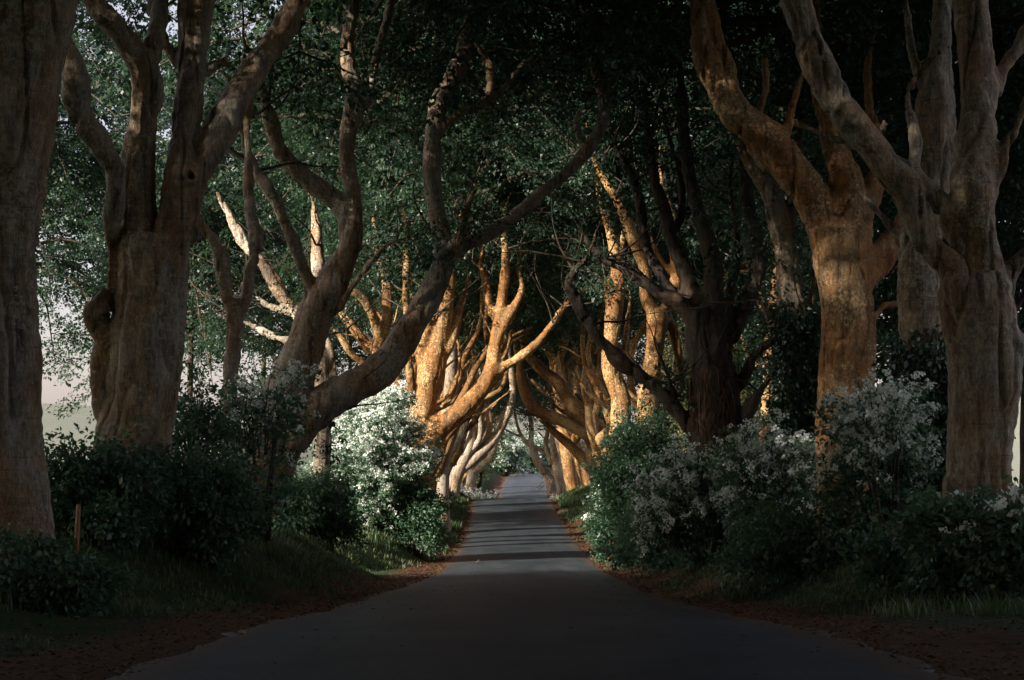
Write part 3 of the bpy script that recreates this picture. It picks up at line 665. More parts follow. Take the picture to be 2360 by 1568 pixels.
    beech('sunlit tan beech with a chopped stub beside its fork, left of the other tan one', 57,
        [[(1428, 1010, 52), (1430, 920, 46), (1410, 870, 38), (1404, 820, 34), (1408, 775, 36), (1413, 730, 46), (1418, 690, 42), (1424, 650, 32), (1420, 600, 30), (1412, 560, 27), (1403, 520, 24), (1388, 475, 22), (1378, 430, 18), (1370, 390, 12)],
         [(1410, 735, 22), (1402, 700, 18), (1400, 665, 17), (1399, 640, 17, 0)],
         [(1424, 610, 22), (1434, 560, 18), (1438, 520, 14), (1430, 480, 10)],
         [(1420, 880, 20), (1440, 800, 16), (1446, 740, 12), (1452, 690, 9)]],
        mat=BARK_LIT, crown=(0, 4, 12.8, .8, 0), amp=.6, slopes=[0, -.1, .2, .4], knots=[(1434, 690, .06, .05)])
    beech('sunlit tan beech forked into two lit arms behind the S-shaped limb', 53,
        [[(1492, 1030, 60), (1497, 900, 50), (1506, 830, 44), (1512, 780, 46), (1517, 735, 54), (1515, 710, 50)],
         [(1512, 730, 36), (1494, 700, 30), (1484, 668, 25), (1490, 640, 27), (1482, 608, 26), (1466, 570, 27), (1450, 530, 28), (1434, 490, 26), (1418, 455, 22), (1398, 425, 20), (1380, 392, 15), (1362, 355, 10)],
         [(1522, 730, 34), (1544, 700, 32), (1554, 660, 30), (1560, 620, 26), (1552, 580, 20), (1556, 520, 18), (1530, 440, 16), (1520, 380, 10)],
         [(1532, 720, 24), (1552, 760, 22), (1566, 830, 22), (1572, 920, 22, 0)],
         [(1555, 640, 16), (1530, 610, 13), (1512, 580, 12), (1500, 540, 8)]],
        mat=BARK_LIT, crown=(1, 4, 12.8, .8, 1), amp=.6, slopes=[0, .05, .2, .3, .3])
    beech('warm orange beech glimpsed between the ivy-clad trunk and the slim ivied one', 60,
        [[(1768, 1020, 44), (1772, 900, 34), (1776, 800, 32), (1782, 720, 28), (1790, 640, 24), (1796, 540, 18), (1790, 440, 12)],
         [(1776, 760, 20), (1752, 690, 16), (1738, 630, 14), (1718, 605, 13), (1690, 618, 12), (1664, 648, 10), (1640, 660, 7)], [(1740, 640, 12), (1712, 625, 11), (1690, 640, 9), (1668, 670, 7)], [(1774, 860, 18), (1740, 840, 15), (1716, 800, 12), (1700, 740, 8)]],
        mat=BARK_LIT, crown=(1, 3, 11.5, .8, 2), amp=.5, slopes=[0, .2, .2, .1])
    beech('large brown beech at the crest, two low boughs leaning across to the left', 93,
        [[(1388, 1150, 46), (1382, 1120, 38), (1374, 1075, 40), (1372, 1045, 44), (1384, 1020, 40)],
         [(1392, 1040, 40), (1396, 1010, 36), (1374, 980, 34), (1350, 960, 34), (1325, 938, 34), (1304, 910, 31), (1285, 882, 29), (1262, 862, 27), (1241, 845, 26), (1220, 822, 23), (1208, 790, 21), (1205, 760, 19), (1190, 728, 15), (1185, 690, 10)],
         [(1376, 1040, 36), (1356, 1008, 26), (1330, 990, 26), (1292, 970, 28), (1262, 958, 28), (1236, 945, 26), (1218, 925, 25), (1206, 895, 24), (1198, 862, 20), (1196, 830, 16), (1188, 800, 12)],
         [(1236, 948, 20), (1215, 953, 14), (1207, 953, 10, 0)],
         [(1374, 1085, 32), (1352, 1070, 28), (1330, 1042, 25), (1300, 1015, 21), (1268, 986, 15), (1250, 960, 10)],
         [(1360, 1000, 16), (1345, 978, 15), (1322, 958, 13), (1300, 950, 9)],
         [(1366, 975, 18), (1370, 930, 17), (1374, 880, 14), (1362, 830, 11)]],
        mat=BARK_LIT, crown=(0.5, 0, 10.8, .9, 2), seg=13, slopes=[0, .05, -.1, -.1, .2, .3, .3], amp=1)
    beech('brown forking beech filling the gap behind the crest beech', 108,
        [[(1322, 1140, 34), (1312, 1080, 32), (1300, 1000, 34), (1296, 930, 36), (1286, 870, 36), (1280, 825, 32)],
         [(1282, 840, 24), (1258, 790, 20), (1251, 735, 17), (1256, 690, 12)], [(1286, 840, 20), (1301, 790, 18), (1311, 748, 14), (1320, 700, 9)],
         [(1298, 950, 14), (1312, 900, 13), (1325, 840, 11), (1328, 780, 9)]], mat=BARK_LIT, crown=(0.5, 0, 10.4, .85, 3))
    beech('slender curved orange beech just right of the crest', 80,
        [[(1418, 1080, 30), (1412, 1010, 26), (1404, 960, 23), (1386, 906, 22), (1366, 868, 19), (1352, 840, 17), (1342, 798, 14), (1346, 740, 11), (1340, 690, 8)],
         [(1360, 855, 12), (1356, 800, 12), (1376, 760, 9), (1384, 720, 7)], [(1400, 950, 12), (1392, 880, 12), (1400, 820, 10)]], mat=BARK_LIT, crown=(0, 0, 9.6, .8, 0))
    beech('shaded grey trunk between the crest beech and the slender orange one', 112,
        [[(1336, 1140, 22), (1326, 1000, 22), (1320, 900, 22), (1318, 840, 18), (1326, 780, 14), (1338, 720, 10)], [(1322, 900, 14), (1350, 860, 12), (1366, 800, 9)]], crown=(0.5, 0, 10.4, .85, 1))
    beech('pale leaning beech beside the far road, its foot in white flowers', 120,
        [[(1282, 1158, 26), (1277, 1135, 19), (1271, 1105, 18), (1252, 1083, 21), (1236, 1058, 20), (1226, 1030, 15), (1225, 994, 12), (1222, 960, 10), (1212, 920, 8)],
         [(1228, 1035, 13), (1214, 1020, 11), (1200, 1002, 8), (1190, 972, 7), (1184, 940, 5)], [(1200, 1006, 6), (1186, 1001, 5), (1164, 990, 4)],
         [(1235, 1030, 9), (1250, 1040, 8), (1264, 1052, 7)]],
        mat=BARK_PALE, crown=(-.5, 0, 9.6, .8, 2))
    beech('pale orange beech trunk second from the far road on the right', 116,
        [[(1297, 1155, 28), (1292, 1120, 24), (1285, 1090, 23), (1278, 1045, 18), (1274, 1010, 15), (1278, 960, 11), (1270, 910, 8)], [(1272, 1070, 13), (1262, 1040, 12), (1257, 1020, 12), (1262, 990, 10), (1252, 950, 8)]],
        mat=BARK_PALE, crown=(-.3, 0, 9.6, .8, 3))
    beech('lumpy grey beech trunk with a burl near the crest on the right', 111,
        [[(1316, 1152, 22), (1314, 1120, 19), (1315, 1098, 24), (1310, 1072, 30), (1298, 1046, 22), (1288, 1025, 14), (1280, 990, 10)], [(1312, 1060, 16), (1322, 1030, 14), (1326, 980, 11)]],
        mat=BARK_PALE, crown=(-.3, 0, 9.8, .8, 0))
px_trees()

# ------------------------------------------------------------------ further trees of the avenue, shaped by rule
def wild_trunk(seed, lean):
    rng = np.random.default_rng(seed); g = Geo()
    h = rng.uniform(2.2, 3.4); pts = [(0, 0, -0.5, .62), (0, 0, .1, .5), (lean * .3, 0, h * .5, .42), (lean * .7, 0, h, .42)]
    q = resample(np.array(pts), .35); g.tube(q[:, :3], q[:, 3], 10, .1)
    for k in range(rng.integers(4, 7)):
        az = k * 1.45 + rng.normal(0, .4); p = np.array((lean * .65, 0, h * rng.uniform(.45, 1))); r = rng.uniform(.2, .34)
        dv = np.array((math.cos(az) * .42 + lean * .22, math.sin(az) * .5, 1.0)); rows = [np.append(p, r)]
        for s in range(8):
            dv = dv + rng.normal(0, .36, 3) + np.array((0, 0, .26)); dv /= np.linalg.norm(dv)
            p = p + dv * .95; r *= .84; rows.append(np.append(p, r))
        q = resample(np.array(rows), .35); g.tube(q[:, :3], q[:, 3], 8, .08)
        for s in range(1):
            i0 = rng.integers(len(q) // 3, len(q) - 2); p2 = q[i0, :3].copy(); r2 = q[i0, 3] * .6; dv = rng.normal(0, 1, 3); dv[2] = abs(dv[2]); dv /= np.linalg.norm(dv); rows = [np.append(p2, r2)]
            for m in range(5):
                dv = dv + rng.normal(0, .35, 3); dv[2] += .1; dv /= np.linalg.norm(dv); p2 = p2 + dv * .7; r2 *= .75; rows.append(np.append(p2, r2))
            q2 = resample(np.array(rows), .4); g.tube(q2[:, :3], q2[:, 3], 6)
    return g
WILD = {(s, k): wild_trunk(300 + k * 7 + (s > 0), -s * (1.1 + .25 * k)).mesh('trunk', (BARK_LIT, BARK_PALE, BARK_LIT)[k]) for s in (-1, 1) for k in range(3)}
def avenue_tree(side, y, k, off, label, dz=7.2, sc=.95, dbl=None):
    x = float(road_x(y)) + side * off
    root = thing('beech_tree', label, 'tree', (x, y, gz(x, y)), GROUP)
    o = obj('trunk', WILD[(side, k % 3)], root); o.rotation_euler = (0, 0, random.uniform(-.5, .5)); o.scale = (random.uniform(.85, 1.15),) * 3
    add_crown(root, (-side * 2.2, random.uniform(-1, 1), dz), sc, k % 4, random.uniform(0, 6.28), double=y < 130 if dbl is None else dbl)
MID = [(-1, 70, 5.6, 0, 'leaning beech'), (-1, 82, 5.0, 1, 'crooked beech'), (-1, 95, 5.4, 0, 'many-limbed beech'), (-1, 108, 4.6, 2, 'slim orange beech'), (-1, 113, 5.6, 1, 'grey beech'), (-1, 124, 4.8, 0, 'brown beech'),
       (1, 69, 8.4, 2, 'warm brown beech'), (1, 77, 7.4, 0, 'grey brown beech'), (1, 97, 6.6, 2, 'orange beech'), (1, 100, 5.6, 0, 'bent brown beech'), (1, 106, 6.6, 2, 'tan beech'), (1, 125, 5.2, 1, 'pale beech'),
       (-1, 67, 4.6, 2, 'amber beech'), (-1, 76, 4.4, 0, 'thin amber beech'), (-1, 90, 4.3, 2, 'bent amber beech'), (1, 84, 5.0, 2, 'bright amber beech'), (1, 103, 4.6, 2, 'stooping amber beech'), (1, 114, 4.7, 0, 'sinuous amber beech')]
for k, (sd, y, off, kk, what) in enumerate(MID):
    avenue_tree(sd, y, kk, off, '%s deep in the %s row, %s' % (what, 'left' if sd < 0 else 'right', ('behind the twin-stemmed beech', 'behind the shaded grey trunk', 'before the crest of the road', 'at the crest beside the grey many-stemmed beech', 'just past the crest', 'beyond the crest near the flowers',
        'behind the tan beech with the stub', 'behind the slender curved beech', 'outside the crest beech', 'just behind the crest beech', 'beyond the crest, outer side', 'next to the pale leaning beech', 'close behind the twin-stemmed beech', 'beside the shaded grey trunk', 'on the mound before the crest', 'at the verge before the crest beech', 'at the verge just past the crest beech', 'at the verge beyond the crest')[k]), 10.4 if sd < 0 else 10.2, .9, False)
FARLAB = 'far beech of the tunnel beyond the crest on the {} of the road'
for k, y in enumerate(np.arange(134, 200, 9.5)):
    avenue_tree(-1, y + random.uniform(-2, 2), k, 5.6 + random.uniform(-.4, .6), FARLAB.format('left'), 9.4, .85)
    avenue_tree(1, y + 3 + random.uniform(-2, 2), k + 1, 5.6 + random.uniform(-.4, .6), FARLAB.format('right'), 9.4, .85)
for k, y in enumerate((-9,)):  # unseen pair continuing the rows, added to shade the foreground
    avenue_tree(-1, y, k, 7.0, 'unseen beech continuing the avenue behind the viewpoint, added for shade', 8.5, 1.1)
    avenue_tree(1, y + 1.0, k + 2, 7.0, 'unseen beech continuing the avenue behind the viewpoint, added for shade', 8.5, 1.1)
# ------------------------------------------------------------------ trees in the fields either side
def field_tree(px, d, zc, sc, k, label, skirt=True, dx=0, mat=BARK_DARK):
    b = P(px, 1045, d); x = b[0] + dx; z = gz(x, d)
    root = thing('field_tree', label, 'tree', (x, d, z), 'trees in the fields behind the avenue')
    g = Geo(); rng = np.random.default_rng(5000 + int(px) + int(d))
    pts = np.array([(0, 0, -.4, .3), (0, 0, .3, .26), (.1, .1, 2, .2), (.2, 0, zc - z + 2.5, .14)])
    q = resample(pts, .4); g.tube(q[:, :3], q[:, 3], 8, .1)
    obj('trunk', g.mesh('trunk', mat), root)
    add_crown(root, (0, 0, zc - z), sc, k, rng.uniform(0, 6), skirt)
    add_crown(root, (0, 0, zc - z + 5.5), sc * 1.05, k + 2, rng.uniform(0, 6))
field_tree(40, 72, 8.3, 1.15, 0, 'spreading green tree in the field seen between the two big left trunks')
field_tree(430, 100, 8.0, 1.5, 1, 'green field tree seen left of the slender two-stemmed beech')
field_tree(600, 118, 8.6, 1.5, 0, 'green field tree seen behind the slender two-stemmed beech')
field_tree(800, 130, 8.4, 1.3, 1, 'green field tree seen behind the arching limb')
field_tree(1800, 64, 4.6, 1.0, 0, 'dark green tree behind the slim ivied beech')
field_tree(2060, 50, 4.4, 1.0, 1, 'dark green tree seen between the stout beech and the straight one')
field_tree(2360, 44, 4.2, 1.0, 0, 'dark green tree behind the big split-limbed beech')
field_tree(2500, 34, 4.0, 1.0, 1, 'dark green tree beyond the right edge of the hedge')
field_tree(1640, 92, 6.4, 1.1, 1, 'dark green tree far behind the ivy-clad beech')

for k, (x, y) in enumerate([(-7.5, 4), (7.5, 5), (-7.5, 12), (7.5, 13)]):  # unseen row trees, added as a leaf roof that darkens the near road
    z = gz(x, y); root = thing('beech_tree', 'unseen beech continuing the avenue beside the viewpoint, added for shade', 'tree', (x, y, z), GROUP)
    g = Geo(); q = resample(np.array([(0, 0, -.5, .6), (0, 0, .2, .5), (0, 0, 4, .42), (-x * .1, 0, 8, .34), (-x * .2, 0, 13, .2)]), .5); g.tube(q[:, :3], q[:, 3], 10, .1)
    obj('trunk', g.mesh('trunk', BARK), root); add_crown(root, (-x * .45, 0, 10.5), 1.1, k, k * 1.7, double=True)
# unseen trees added beside and behind the viewpoint to block sun and sky
def shade_tree(x, y, k, sc, zc=5.2):
    z = gz(x, y); rng = np.random.default_rng(int(k * 31 + 900))
    root = thing('added_shade_tree', 'unseen leafy tree added around the viewpoint to block light', 'tree', (x, y, z), 'unseen trees added around the viewpoint for shade')
    g = Geo(); q = resample(np.array([(0, 0, -.4, .34), (0, 0, .3, .3), (.1, .1, 3, .22), (.2, 0, 8, .14)]), .5); g.tube(q[:, :3], q[:, 3], 8, .1)
    obj('trunk', g.mesh('trunk', BARK_DARK), root)
    add_crown(root, (0, 0, zc), sc, k % 2, rng.uniform(0, 6), True)
    add_crown(root, (0, 0, zc + 4.5), sc, (k + 1) % 4, rng.uniform(0, 6))
for k, (x, y) in enumerate([(-22, 20.5), (-18, 1.5), (-28, 6), (-19, -6), (-27, -3), (-14, -14), (-12, -23), (9, -30), (0, -36), (17, 2), (15, -9), (-28, -10), (-22, -18)]):
    shade_tree(x, y, k, 1.35, 4.6)

# ------------------------------------------------------------------ shrubs and hedges
def shrub(name, label, cat, px, d, w, y0, y1, leaf=LEAF_BUSH, bloom=0.0, n=420, depth=None, group=None, clump=0.45, seed=0, size=1.0, low=False):
    """px centre, w width in px, y0 top and y1 foot in px, all at distance d"""
    rng = np.random.default_rng(5000 + seed)
    c = P(px, y1, d); x, z = c[0], gz(c[0], d)
    top = P(px, y0, d)[2] - z; rx = w / 2 * d / FPX; ryy = depth or rx * 0.9
    root = thing(name, label, cat, (x, d, z), group)
    # boughs
    g = Geo(); pos, yaw = [], []
    nb = max(12, int(n / 24))
    for k in range(nb):
        az = rng.uniform(0, 6.28); r = rng.uniform(.35, 1.0)
        hgt = top * (rng.uniform(.25, 1.0) if k % 3 else rng.uniform(.8, 1.08)) * (1.0 - 0.42 * r ** 2.2) if not low else top * rng.uniform(.2, 1)
        e = np.array((math.cos(az) * rx * r, math.sin(az) * ryy * r, hgt))
        s = np.array((math.cos(az) * .15 * rx * rng.random(), math.sin(az) * .15 * rx * rng.random(), -.1))
        t = np.linspace(0, 1, 7)[:, None]
        p = s + (e - s) * t + np.array((0, 0, 1)) * (np.sin(t * 3.14) * top * .12 * r) + rng.normal(0, .05, (7, 3)) * t * (1.2 - t) * 2
        g.tube(p, np.linspace(.028, .006, 7) * (1 + top * .12), 5)
        m = max(4, int(n / nb))
        tt = .22 + .78 * rng.random(m) ** .75
        ii = (tt * 6).astype(int).clip(0, 5); fr = (tt * 6 - ii)[:, None]
        pos.append(p[ii] * (1 - fr) + p[ii + 1] * fr + rng.normal(0, clump * .5, (m, 3)) * np.array((rx * .35, ryy * .35, top * .13)))
        yaw.append(az + rng.normal(0, .8, m))
    for k in range(0 if low else 12):
        az = rng.uniform(0, 6.28); r = rng.uniform(.1, .85); h = top * rng.uniform(.8, 1.12) * (1 - .3 * r)
        p0 = np.array((math.cos(az) * rx * r * .7, math.sin(az) * ryy * r * .7, top * .45)); p1 = p0 + np.array((math.cos(az) * rx * .25, math.sin(az) * ryy * .25, h - top * .45))
        t = np.linspace(0, 1, 6)[:, None]; p = p0 + (p1 - p0) * t + rng.normal(0, .05, (6, 3)) * t
        g.tube(p, np.linspace(.016, .004, 6), 4); m = max(6, n // 50); tt = rng.uniform(.35, 1, m)
        pos.append(p0 + (p1 - p0) * tt[:, None] + rng.normal(0, .05, (m, 3))); yaw.append(rng.uniform(0, 6.28, m))
    pos = np.vstack(pos); yaw = np.concatenate(yaw); pos[:, 2] = np.maximum(pos[:, 2], .08)
    m = len(pos)
    pit = rng.normal(.15, .35, m)
    v = scatter(SPRAY_S, pos, yaw, pit, rng.normal(0, .35, m), rng.uniform(.8, 1.3, m) * size, rng)
    obj('stems', g.mesh('stems', STEM), root)
    obj('foliage', quads_mesh('foliage', v, leaf), root, kind='stuff')
    if bloom > 0:
        rad = np.sqrt((pos[:, 0] / rx) ** 2 + (pos[:, 1] / ryy) ** 2); up = pos[:, 2] / top
        score = rad * .6 + up * .7 + vnoise(pos + seed * 3.1, 1.3) * .45
        keep = np.argsort(-score)[: int(m * min(1, bloom))]
        nk = 5
        pk = np.repeat(pos[keep], nk, 0); yk = np.repeat(yaw[keep], nk); ptk = np.repeat(pit[keep], nk)
        u = rng.uniform(.0, .5, len(pk)) * size
        off = np.stack([np.cos(yk) * np.cos(ptk) * u, np.sin(yk) * np.cos(ptk) * u, -np.sin(ptk) * u - .2 * u ** 2 + .05], -1) + rng.normal(0, .05, (len(pk), 3))
        v = scatter(BLOOM, pk + off, rng.uniform(0, 6, len(pk)), rng.normal(0, .3, len(pk)), rng.normal(0, .3, len(pk)), rng.uniform(.7, 1.2, len(pk)) * size, rng)
        obj('blossom', quads_mesh('blossom', v, BLOSSOM), root, kind='stuff')
    return root
HW = 'hawthorn bushes in white blossom'
shrub('hawthorn_bush', 'large rounded hawthorn covered in white blossom under the arching limb', 'bush', 868, 55, 265, 888, 1235, bloom=.8, n=1600, group=HW, seed=1, clump=.5)
shrub('hawthorn_bush', 'white-flowering hawthorn in front of the ivy-clad trunk on the right', 'bush', 1625, 36, 260, 1000, 1270, bloom=.6, n=520, clump=.7, group=HW, seed=2)
shrub('hawthorn_bush', 'taller hawthorn with upright white-flowered shoots left of the ivied slim trunk', 'bush', 1768, 33, 210, 950, 1275, bloom=.5, n=360, clump=.8, group=HW, seed=3)
shrub('hawthorn_bush', 'dark hawthorn with cream blossom in front of the stout orange brown beech', 'bush', 2045, 25, 260, 840, 1320, bloom=.5, n=330, clump=.8, group=HW, seed=4, size=.9)
shrub('hawthorn_bush', 'low dark hawthorn with a few white flowers at the right edge', 'bush', 2290, 19.5, 300, 1125, 1400, bloom=.05, n=620, group=HW, seed=5)
shrub('hawthorn_bush', 'thin hawthorn sapling with scattered white flowers before the leaning beech', 'bush', 605, 30, 190, 800, 1290, bloom=.3, n=130, group=HW, seed=6, clump=.8)
shrub('hawthorn_bush', 'small pale-flowered bush at the foot of the ivy bush on the right verge', 'bush', 1425, 52, 90, 1085, 1195, bloom=.6, n=260, group=HW, seed=7)
shrub('hawthorn_bush', 'grey white flowering bush closing the far end of the road', 'bush', 1165, 232, 90, 985, 1080, bloom=.7, n=900, group=HW, seed=8, size=2.2)
shrub('hawthorn_bush', 'second flowering bush at the far bend, behind the leaning pale beech', 'bush', 1225, 262, 80, 990, 1075, bloom=.5, n=700, group=HW, seed=9, size=2.4)
BG = 'green shrubs of the verges'
shrub('green_shrub', 'dense rounded green bush at the right verge before the sunlit tan beeches', 'bush', 1480, 48, 170, 920, 1230, n=1300, group=BG, seed=11)
shrub('green_shrub', 'small low green bush left of the dense rounded one', 'bush', 1412, 50, 76, 1028, 1180, n=420, group=BG, seed=12)
shrub('green_shrub', 'bright leafy green shrub left of the white hawthorn', 'bush', 715, 40, 190, 1070, 1270, n=800, group=BG, seed=13)
shrub('green_shrub', 'leafy hedge shrub in front of the burled beech on the left', 'bush', 220, 23, 260, 990, 1290, size=.95, n=430, group=BG, seed=14)
shrub('green_shrub', 'leafy hedge shrub right of the burled beech, below the slender one', 'bush', 440, 24.5, 230, 1010, 1280, size=.95, n=360, group=BG, seed=15)
shrub('green_shrub', 'tall thin twiggy shrub between the burled beech and the slender one', 'bush', 455, 28, 110, 850, 1260, n=120, group=BG, seed=16, clump=.9)
shrub('green_shrub', 'dark green shrub at the right foot of the big white hawthorn', 'bush', 962, 55, 130, 1085, 1240, n=600, group=BG, seed=23)
shrub('green_shrub', 'low nettles round the foot of the huge dark trunk', 'bush', 100, 17.2, 260, 1215, 1360, n=380, group=BG, seed=24, low=True, size=.8)
shrub('green_shrub', 'nettle bank sloping to the road on the right below the blossom', 'bush', 1560, 41, 330, 1160, 1290, n=900, group=BG, seed=17, low=True)
shrub('green_shrub', 'dark bramble bank in front of the right hawthorns', 'bush', 1880, 26, 380, 1150, 1330, n=520, group=BG, seed=18, low=True)
shrub('green_shrub', 'dark bramble tangle at the right edge of the verge', 'bush', 2200, 21, 340, 1220, 1400, n=520, group=BG, seed=19, low=True)
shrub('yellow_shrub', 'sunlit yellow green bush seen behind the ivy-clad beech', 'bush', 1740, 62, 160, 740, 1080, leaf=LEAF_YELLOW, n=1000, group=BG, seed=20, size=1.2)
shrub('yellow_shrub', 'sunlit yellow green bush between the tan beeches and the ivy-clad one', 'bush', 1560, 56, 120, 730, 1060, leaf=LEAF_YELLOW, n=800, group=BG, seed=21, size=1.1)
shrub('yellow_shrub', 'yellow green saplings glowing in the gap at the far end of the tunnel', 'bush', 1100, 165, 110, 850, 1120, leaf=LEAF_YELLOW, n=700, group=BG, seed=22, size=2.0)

# ------------------------------------------------------------------ ivy on trunks
def ivy(label, d, pts, n, seed):
    rng = np.random.default_rng(seed)
    rows = resample(np.array([np.append(P(px, py, d), w / 2 * d / FPX) for px, py, w in pts]), .15)
    base = np.array((rows[0, 0], rows[0, 1], min(rows[0, 2], gz(rows[0, 0], rows[0, 1]))))
    root = thing('ivy', label, 'ivy', base)
    i = (len(rows) * rng.beta(1.0, 1.55, n)).astype(int).clip(0, len(rows) - 1); az = rng.uniform(0, 6.28, n)
    rad = rows[i, 3] * rng.uniform(.82, 1.12, n)
    pos = rows[i, :3] + np.stack([np.cos(az) * rad, np.sin(az) * rad, rng.normal(0, .08, n)], -1) - base
    v = scatter(IVYC, pos, az + rng.normal(0, .8, n), rng.normal(1.0, .35, n), rng.normal(0, .5, n), rng.uniform(.8, 1.3, n), rng)
    g = Geo()
    for k in range(7):
        a0 = rng.uniform(0, 6.28) + np.cumsum(rng.normal(0, .12, len(rows)))
        p = rows[:, :3] + np.stack([np.cos(a0) * rows[:, 3] * .8, np.sin(a0) * rows[:, 3] * .8, 0 * a0], -1) - base
        g.tube(p, np.full(len(p), .02), 5)
    obj('vines', g.mesh('vines', STEM), root); obj('leaves', quads_mesh('leaves', v, LEAF_IVY), root, kind='stuff')
ivy('thick dark ivy sleeve on the slim beech trunk', 34.6, [(1850, 1190, 120), (1852, 1000, 96), (1850, 900, 86), (1846, 800, 74), (1838, 745, 68), (1828, 690, 66)], 1000, 61)
ivy('dark ivy mass climbing the straight trunk beside the big split-limbed beech', 26.4, [(2126, 1220, 136), (2134, 1050, 122), (2134, 920, 108), (2130, 850, 102), (2124, 770, 98)], 1100, 62)
def dry_vines():
    rng = np.random.default_rng(77); d = 39.0
    rows = resample(np.array([np.append(P(px, py, d), w / 2 * d / FPX) for px, py, w in [(1655, 1200, 138), (1660, 1060, 126), (1662, 960, 118), (1660, 860, 112), (1668, 780, 100)]]), .12)
    base = rows[0, :3].copy(); base[2] = gz(base[0], base[1])
    root = thing('ivy', 'web of dry brown ivy stems on the dark beech with the S-shaped limb', 'ivy', base); g = Geo()
    for k in range(90):
        a = rng.uniform(3.3, 6.2) + np.cumsum(rng.normal(0, .10, len(rows)))
        i0 = rng.integers(0, len(rows) // 2); i1 = rng.integers(i0 + 6, len(rows))
        r = rows[:, 3] * rng.uniform(.93, 1.08) + np.abs(rng.normal(0, .02, len(rows)))
        p = rows[:, :3] + np.stack([np.cos(a) * r, np.sin(a) * r * .95 + 1.0 * 0, rng.normal(0, .02, len(rows))], -1) - base + np.array((0, 1.0, 0))
        g.tube(p[i0:i1], np.full(i1 - i0, rng.uniform(.006, .016)), 4)
    obj('vines', g.mesh('vines', LITTER), root)
dry_vines()

# ------------------------------------------------------------------ grass, dead leaves, flowers
def blades(n_tufts, xy, hgt, rng, per=18, spread=.14):
    m = n_tufts * per
    bx = np.repeat(xy[:, 0], per) + rng.normal(0, spread, m); by = np.repeat(xy[:, 1], per) + rng.normal(0, spread, m)
    bz = ground_z(bx, by) - .02
    h = np.repeat(hgt, per) * rng.uniform(.5, 1.2, m); az = rng.uniform(0, 6.28, m); w = rng.uniform(.0022, .0045, m) * (1 + by / 18)
    lean = rng.uniform(.1, .7, m) * h
    dx, dy = np.cos(az), np.sin(az); fx, fy = -dy, dx
    b = np.stack([bx, by, bz], -1)
    side = np.stack([fx * w, fy * w, 0 * w], -1)
    mid = b + np.stack([dx * lean * .35, dy * lean * .35, h * .6], -1); tip = b + np.stack([dx * lean, dy * lean, h * .95], -1)
    v = np.stack([b - side, b + side, mid + side * .8, mid - side * .8, tip], 1)
    i = np.arange(m)[:, None] * 5
    return v.reshape(-1, 3), [np.hstack([i, i + 1, i + 2, i + 3]), np.hstack([i + 3, i + 2, i + 4])]
def grass(side, n, label_name, seed):
    rng = np.random.default_rng(seed)
    y = 9 + 96 * rng.random(n * 3) ** 1.1; e = .3 + 5.8 * rng.random(n * 3) ** 1.3
    if side < 0: e = e + 1.9 * np.exp(-((y - 46) / 6) ** 2)
    x = road_x(y) + side * (HALF + e)
    p = np.stack([x, y, 0 * x], -1)
    den = vnoise(p, .45, 3) * .5 + vnoise(p, 1.3, 4) * .35 + sstep(.3, 1.8, e) * .75 - .2 - .75 * (1 - sstep(11, 21, y)) + .35 * sstep(55, 75, y)
    k = np.where(den > rng.uniform(-.1, .7, len(den)))[0][:n]
    h = .07 + .14 * np.clip(vnoise(p[k], .8, 6) + .4, 0, 1) + .05 * sstep(1, 3, e[k])
    h = h * (1 + 1.0 * sstep(45, 75, y[k]))
    v, f = blades(len(k), p[k, :2], h, rng)
    obj('grass', mesh_np('grass', v, f, GRASS, False), kind='stuff')
grass(-1, 6500, 'left', 31); grass(1, 6500, 'right', 32)
def litter(n, seed):
    rng = np.random.default_rng(seed)
    y = 7 + 95 * rng.random(n) ** 1.5; sd = rng.choice([-1, 1], n); e = -.2 + np.abs(rng.normal(.35, .7 + .9 * (1 - sstep(12, 30, y)), n))
    x = road_x(y) + sd * (HALF + e)
    z = np.where(e < .1, road_z(y) + .02, ground_z(x, y) + .015)
    L = rng.uniform(.02, .05, n) * (1 + y / 70)
    v = leaf_quads(np.stack([x, y, z], -1), rotmats(rng.uniform(0, 6.28, n), rng.normal(0, .25, n), rng.normal(0, .3, n)), L, L * .6).reshape(-1, 3)
    obj('leaf_litter', quads_mesh('leaf_litter', v, LITTER), kind='stuff')
litter(26000, 41)
def road_leaves(n, seed):
    rng = np.random.default_rng(seed); y = 8 + 60 * rng.random(n) ** 1.2; s_ = rng.uniform(-.97, .97, n); s_ = np.sign(s_) * np.abs(s_) ** .6
    z = road_z(y) + .047 - .05 * np.abs(s_) ** 3; L = rng.uniform(.02, .045, n) * (1 + y / 70)
    v = leaf_quads(np.stack([road_x(y) + s_ * HALF, y, z], -1), rotmats(rng.uniform(0, 6.28, n), rng.normal(0, .15, n), rng.normal(0, .2, n)), L, L * .6).reshape(-1, 3)
    obj('leaf_litter', quads_mesh('leaf_litter', v, LITTER), kind='stuff')
road_leaves(500, 43)
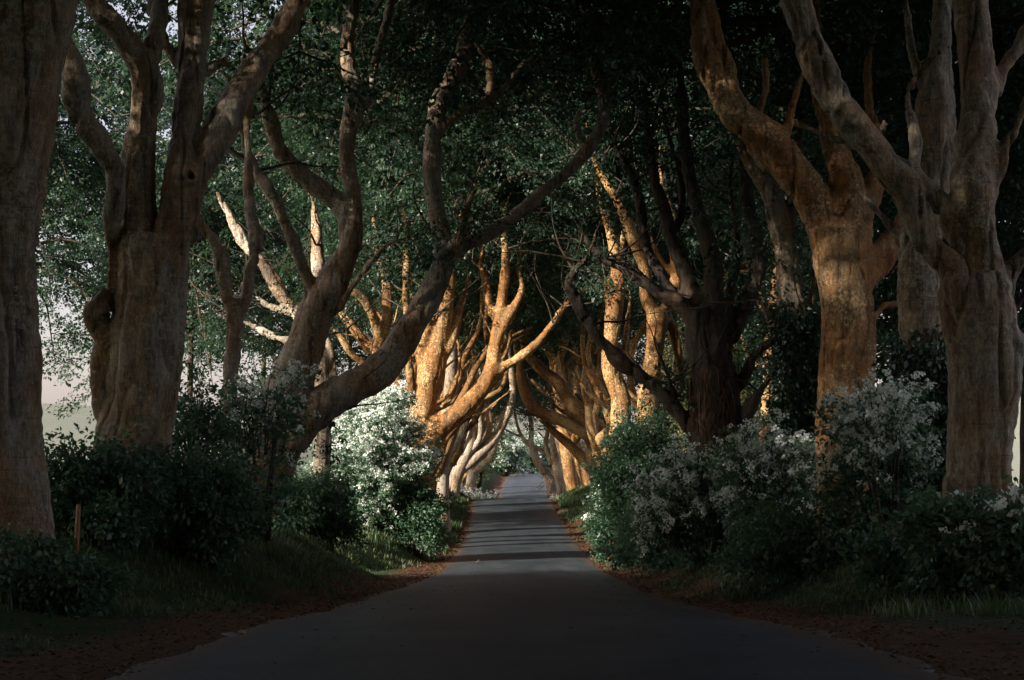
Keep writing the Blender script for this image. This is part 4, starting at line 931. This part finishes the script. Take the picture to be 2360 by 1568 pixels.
def flowers(px, d, w, y0, y1, n, label, seed):
    rng = np.random.default_rng(seed); c = P(px, y1, d); root = thing('cow_parsley', label, 'wildflowers', (c[0], d, gz(c[0], d)), 'cow parsley by the far road')
    rx = w / 2 * d / FPX; g = Geo(); pos = []
    for k in range(n):
        x, y = rng.uniform(-rx, rx), rng.uniform(-3, 3); z0 = gz(c[0] + x, d + y) - gz(c[0], d); h = rng.uniform(.4, 1.0)
        g.tube(np.array([(x, y, z0), (x + .02, y, z0 + h * .5), (x + .05, y, z0 + h)]), [.012, .01, .006], 4); pos.append((x + .05, y, z0 + h))
    pos = np.array(pos); v = scatter(BLOOM, pos, rng.uniform(0, 6, n), rng.normal(0, .2, n), rng.normal(0, .2, n), rng.uniform(1.3, 2.2, n), rng)
    obj('flower_stalks', g.mesh('flower_stalks', GRASS, False), root, kind='stuff'); obj('flower_heads', quads_mesh('flower_heads', v, BLOSSOM), root, kind='stuff')
flowers(1100, 116, 90, 1120, 1158, 170, 'patch of white cow parsley around the pale trunk on the left', 51)
flowers(1287, 119, 50, 1130, 1158, 80, 'patch of white cow parsley at the foot of the pale leaning beech', 52)

# ------------------------------------------------------------------ stakes, stone, twig
WOOD, nt, b = nodes('weathered_stake'); co = N(nt, 'ShaderNodeTexCoord').outputs['Object']
mp = N(nt, 'ShaderNodeMapping'); mp.inputs['Scale'].default_value = (30, 30, 2); nt.links.new(co, mp.inputs[0])
nt.links.new(ramp(nt, tex(nt, 'ShaderNodeTexNoise', 1.5, mp.outputs[0], Detail=5.0), [(.3, (.12, .05, .02)), (.7, (.33, .16, .07))]), b.inputs['Base Color'])
def stake(px, d, y0, y1, w, label, tilt):
    c = P(px, y1, d); z = gz(c[0], d); h = P(px, y0, d)[2] - z; r = w / 2 * d / FPX
    g = Geo(); g.tube(np.array([(0, 0, -.3), (tilt * .3, 0, h * .3), (tilt, 0, h - .03), (tilt, 0, h)]), [r, r, r * .97, r * .8], 7, .08)
    me = g.mesh('wooden_stake', WOOD); thing('wooden_stake', label, 'post', (c[0], d, z), 'wooden stakes in the verge', me)
stake(176, 21.5, 1163, 1260, 12, 'short reddish wooden stake in the left hedge beside the huge dark trunk', .02)
stake(1770, 31.5, 1165, 1290, 8, 'thin orange wooden stake among the right hawthorns', .03)
def stone(px, py, d, s, label):
    c = P(px, py, d); rng = np.random.default_rng(int(px)); g = Geo()
    t = np.linspace(-1, 1, 7); g.tube(np.stack([t * s, 0 * t, 0 * t], -1), np.sqrt(np.clip(1 - t ** 2, .05, 1)) * s * .55, 9, .5)
    me = g.mesh('stone', ROCK); z = max(gz(c[0], d), float(road_z(d)) if edge_dist(c[0], d) < 0 else -9); thing('stone', label, 'stone', (c[0], d, z + s * .15), None, me)
ROCK, nt, b = nodes('pale_stone'); co = N(nt, 'ShaderNodeTexCoord').outputs['Object']
nt.links.new(ramp(nt, tex(nt, 'ShaderNodeTexNoise', 6.0, co, Detail=6.0), [(.3, (.2, .15, .11)), (.7, (.42, .34, .27))]), b.inputs['Base Color'])
stone(1302, 1166, 92, .42, 'flat pale boulder on the right verge at the crest of the road')
stone(558, 1447, 14.0, .035, 'small pale pebble on the left edge of the road')
g = Geo(); p = P(1103, 1303, 54); p[2] = float(road_z(54)) + .06
g.tube(np.array([(-.09, 0, 0), (-.01, .02, .03), (.05, 0, .01), (.1, .03, 0)]), [.014, .022, .018, .008], 6)
g.tube(np.array([(-.01, .02, .03), (0, .03, .07), (-.02, .03, .09)]), [.012, .009, .004], 5)
thing('fallen_twig', 'dark fallen twig lying on the left half of the road', 'twig', p, None, g.mesh('fallen_twig', STEM))
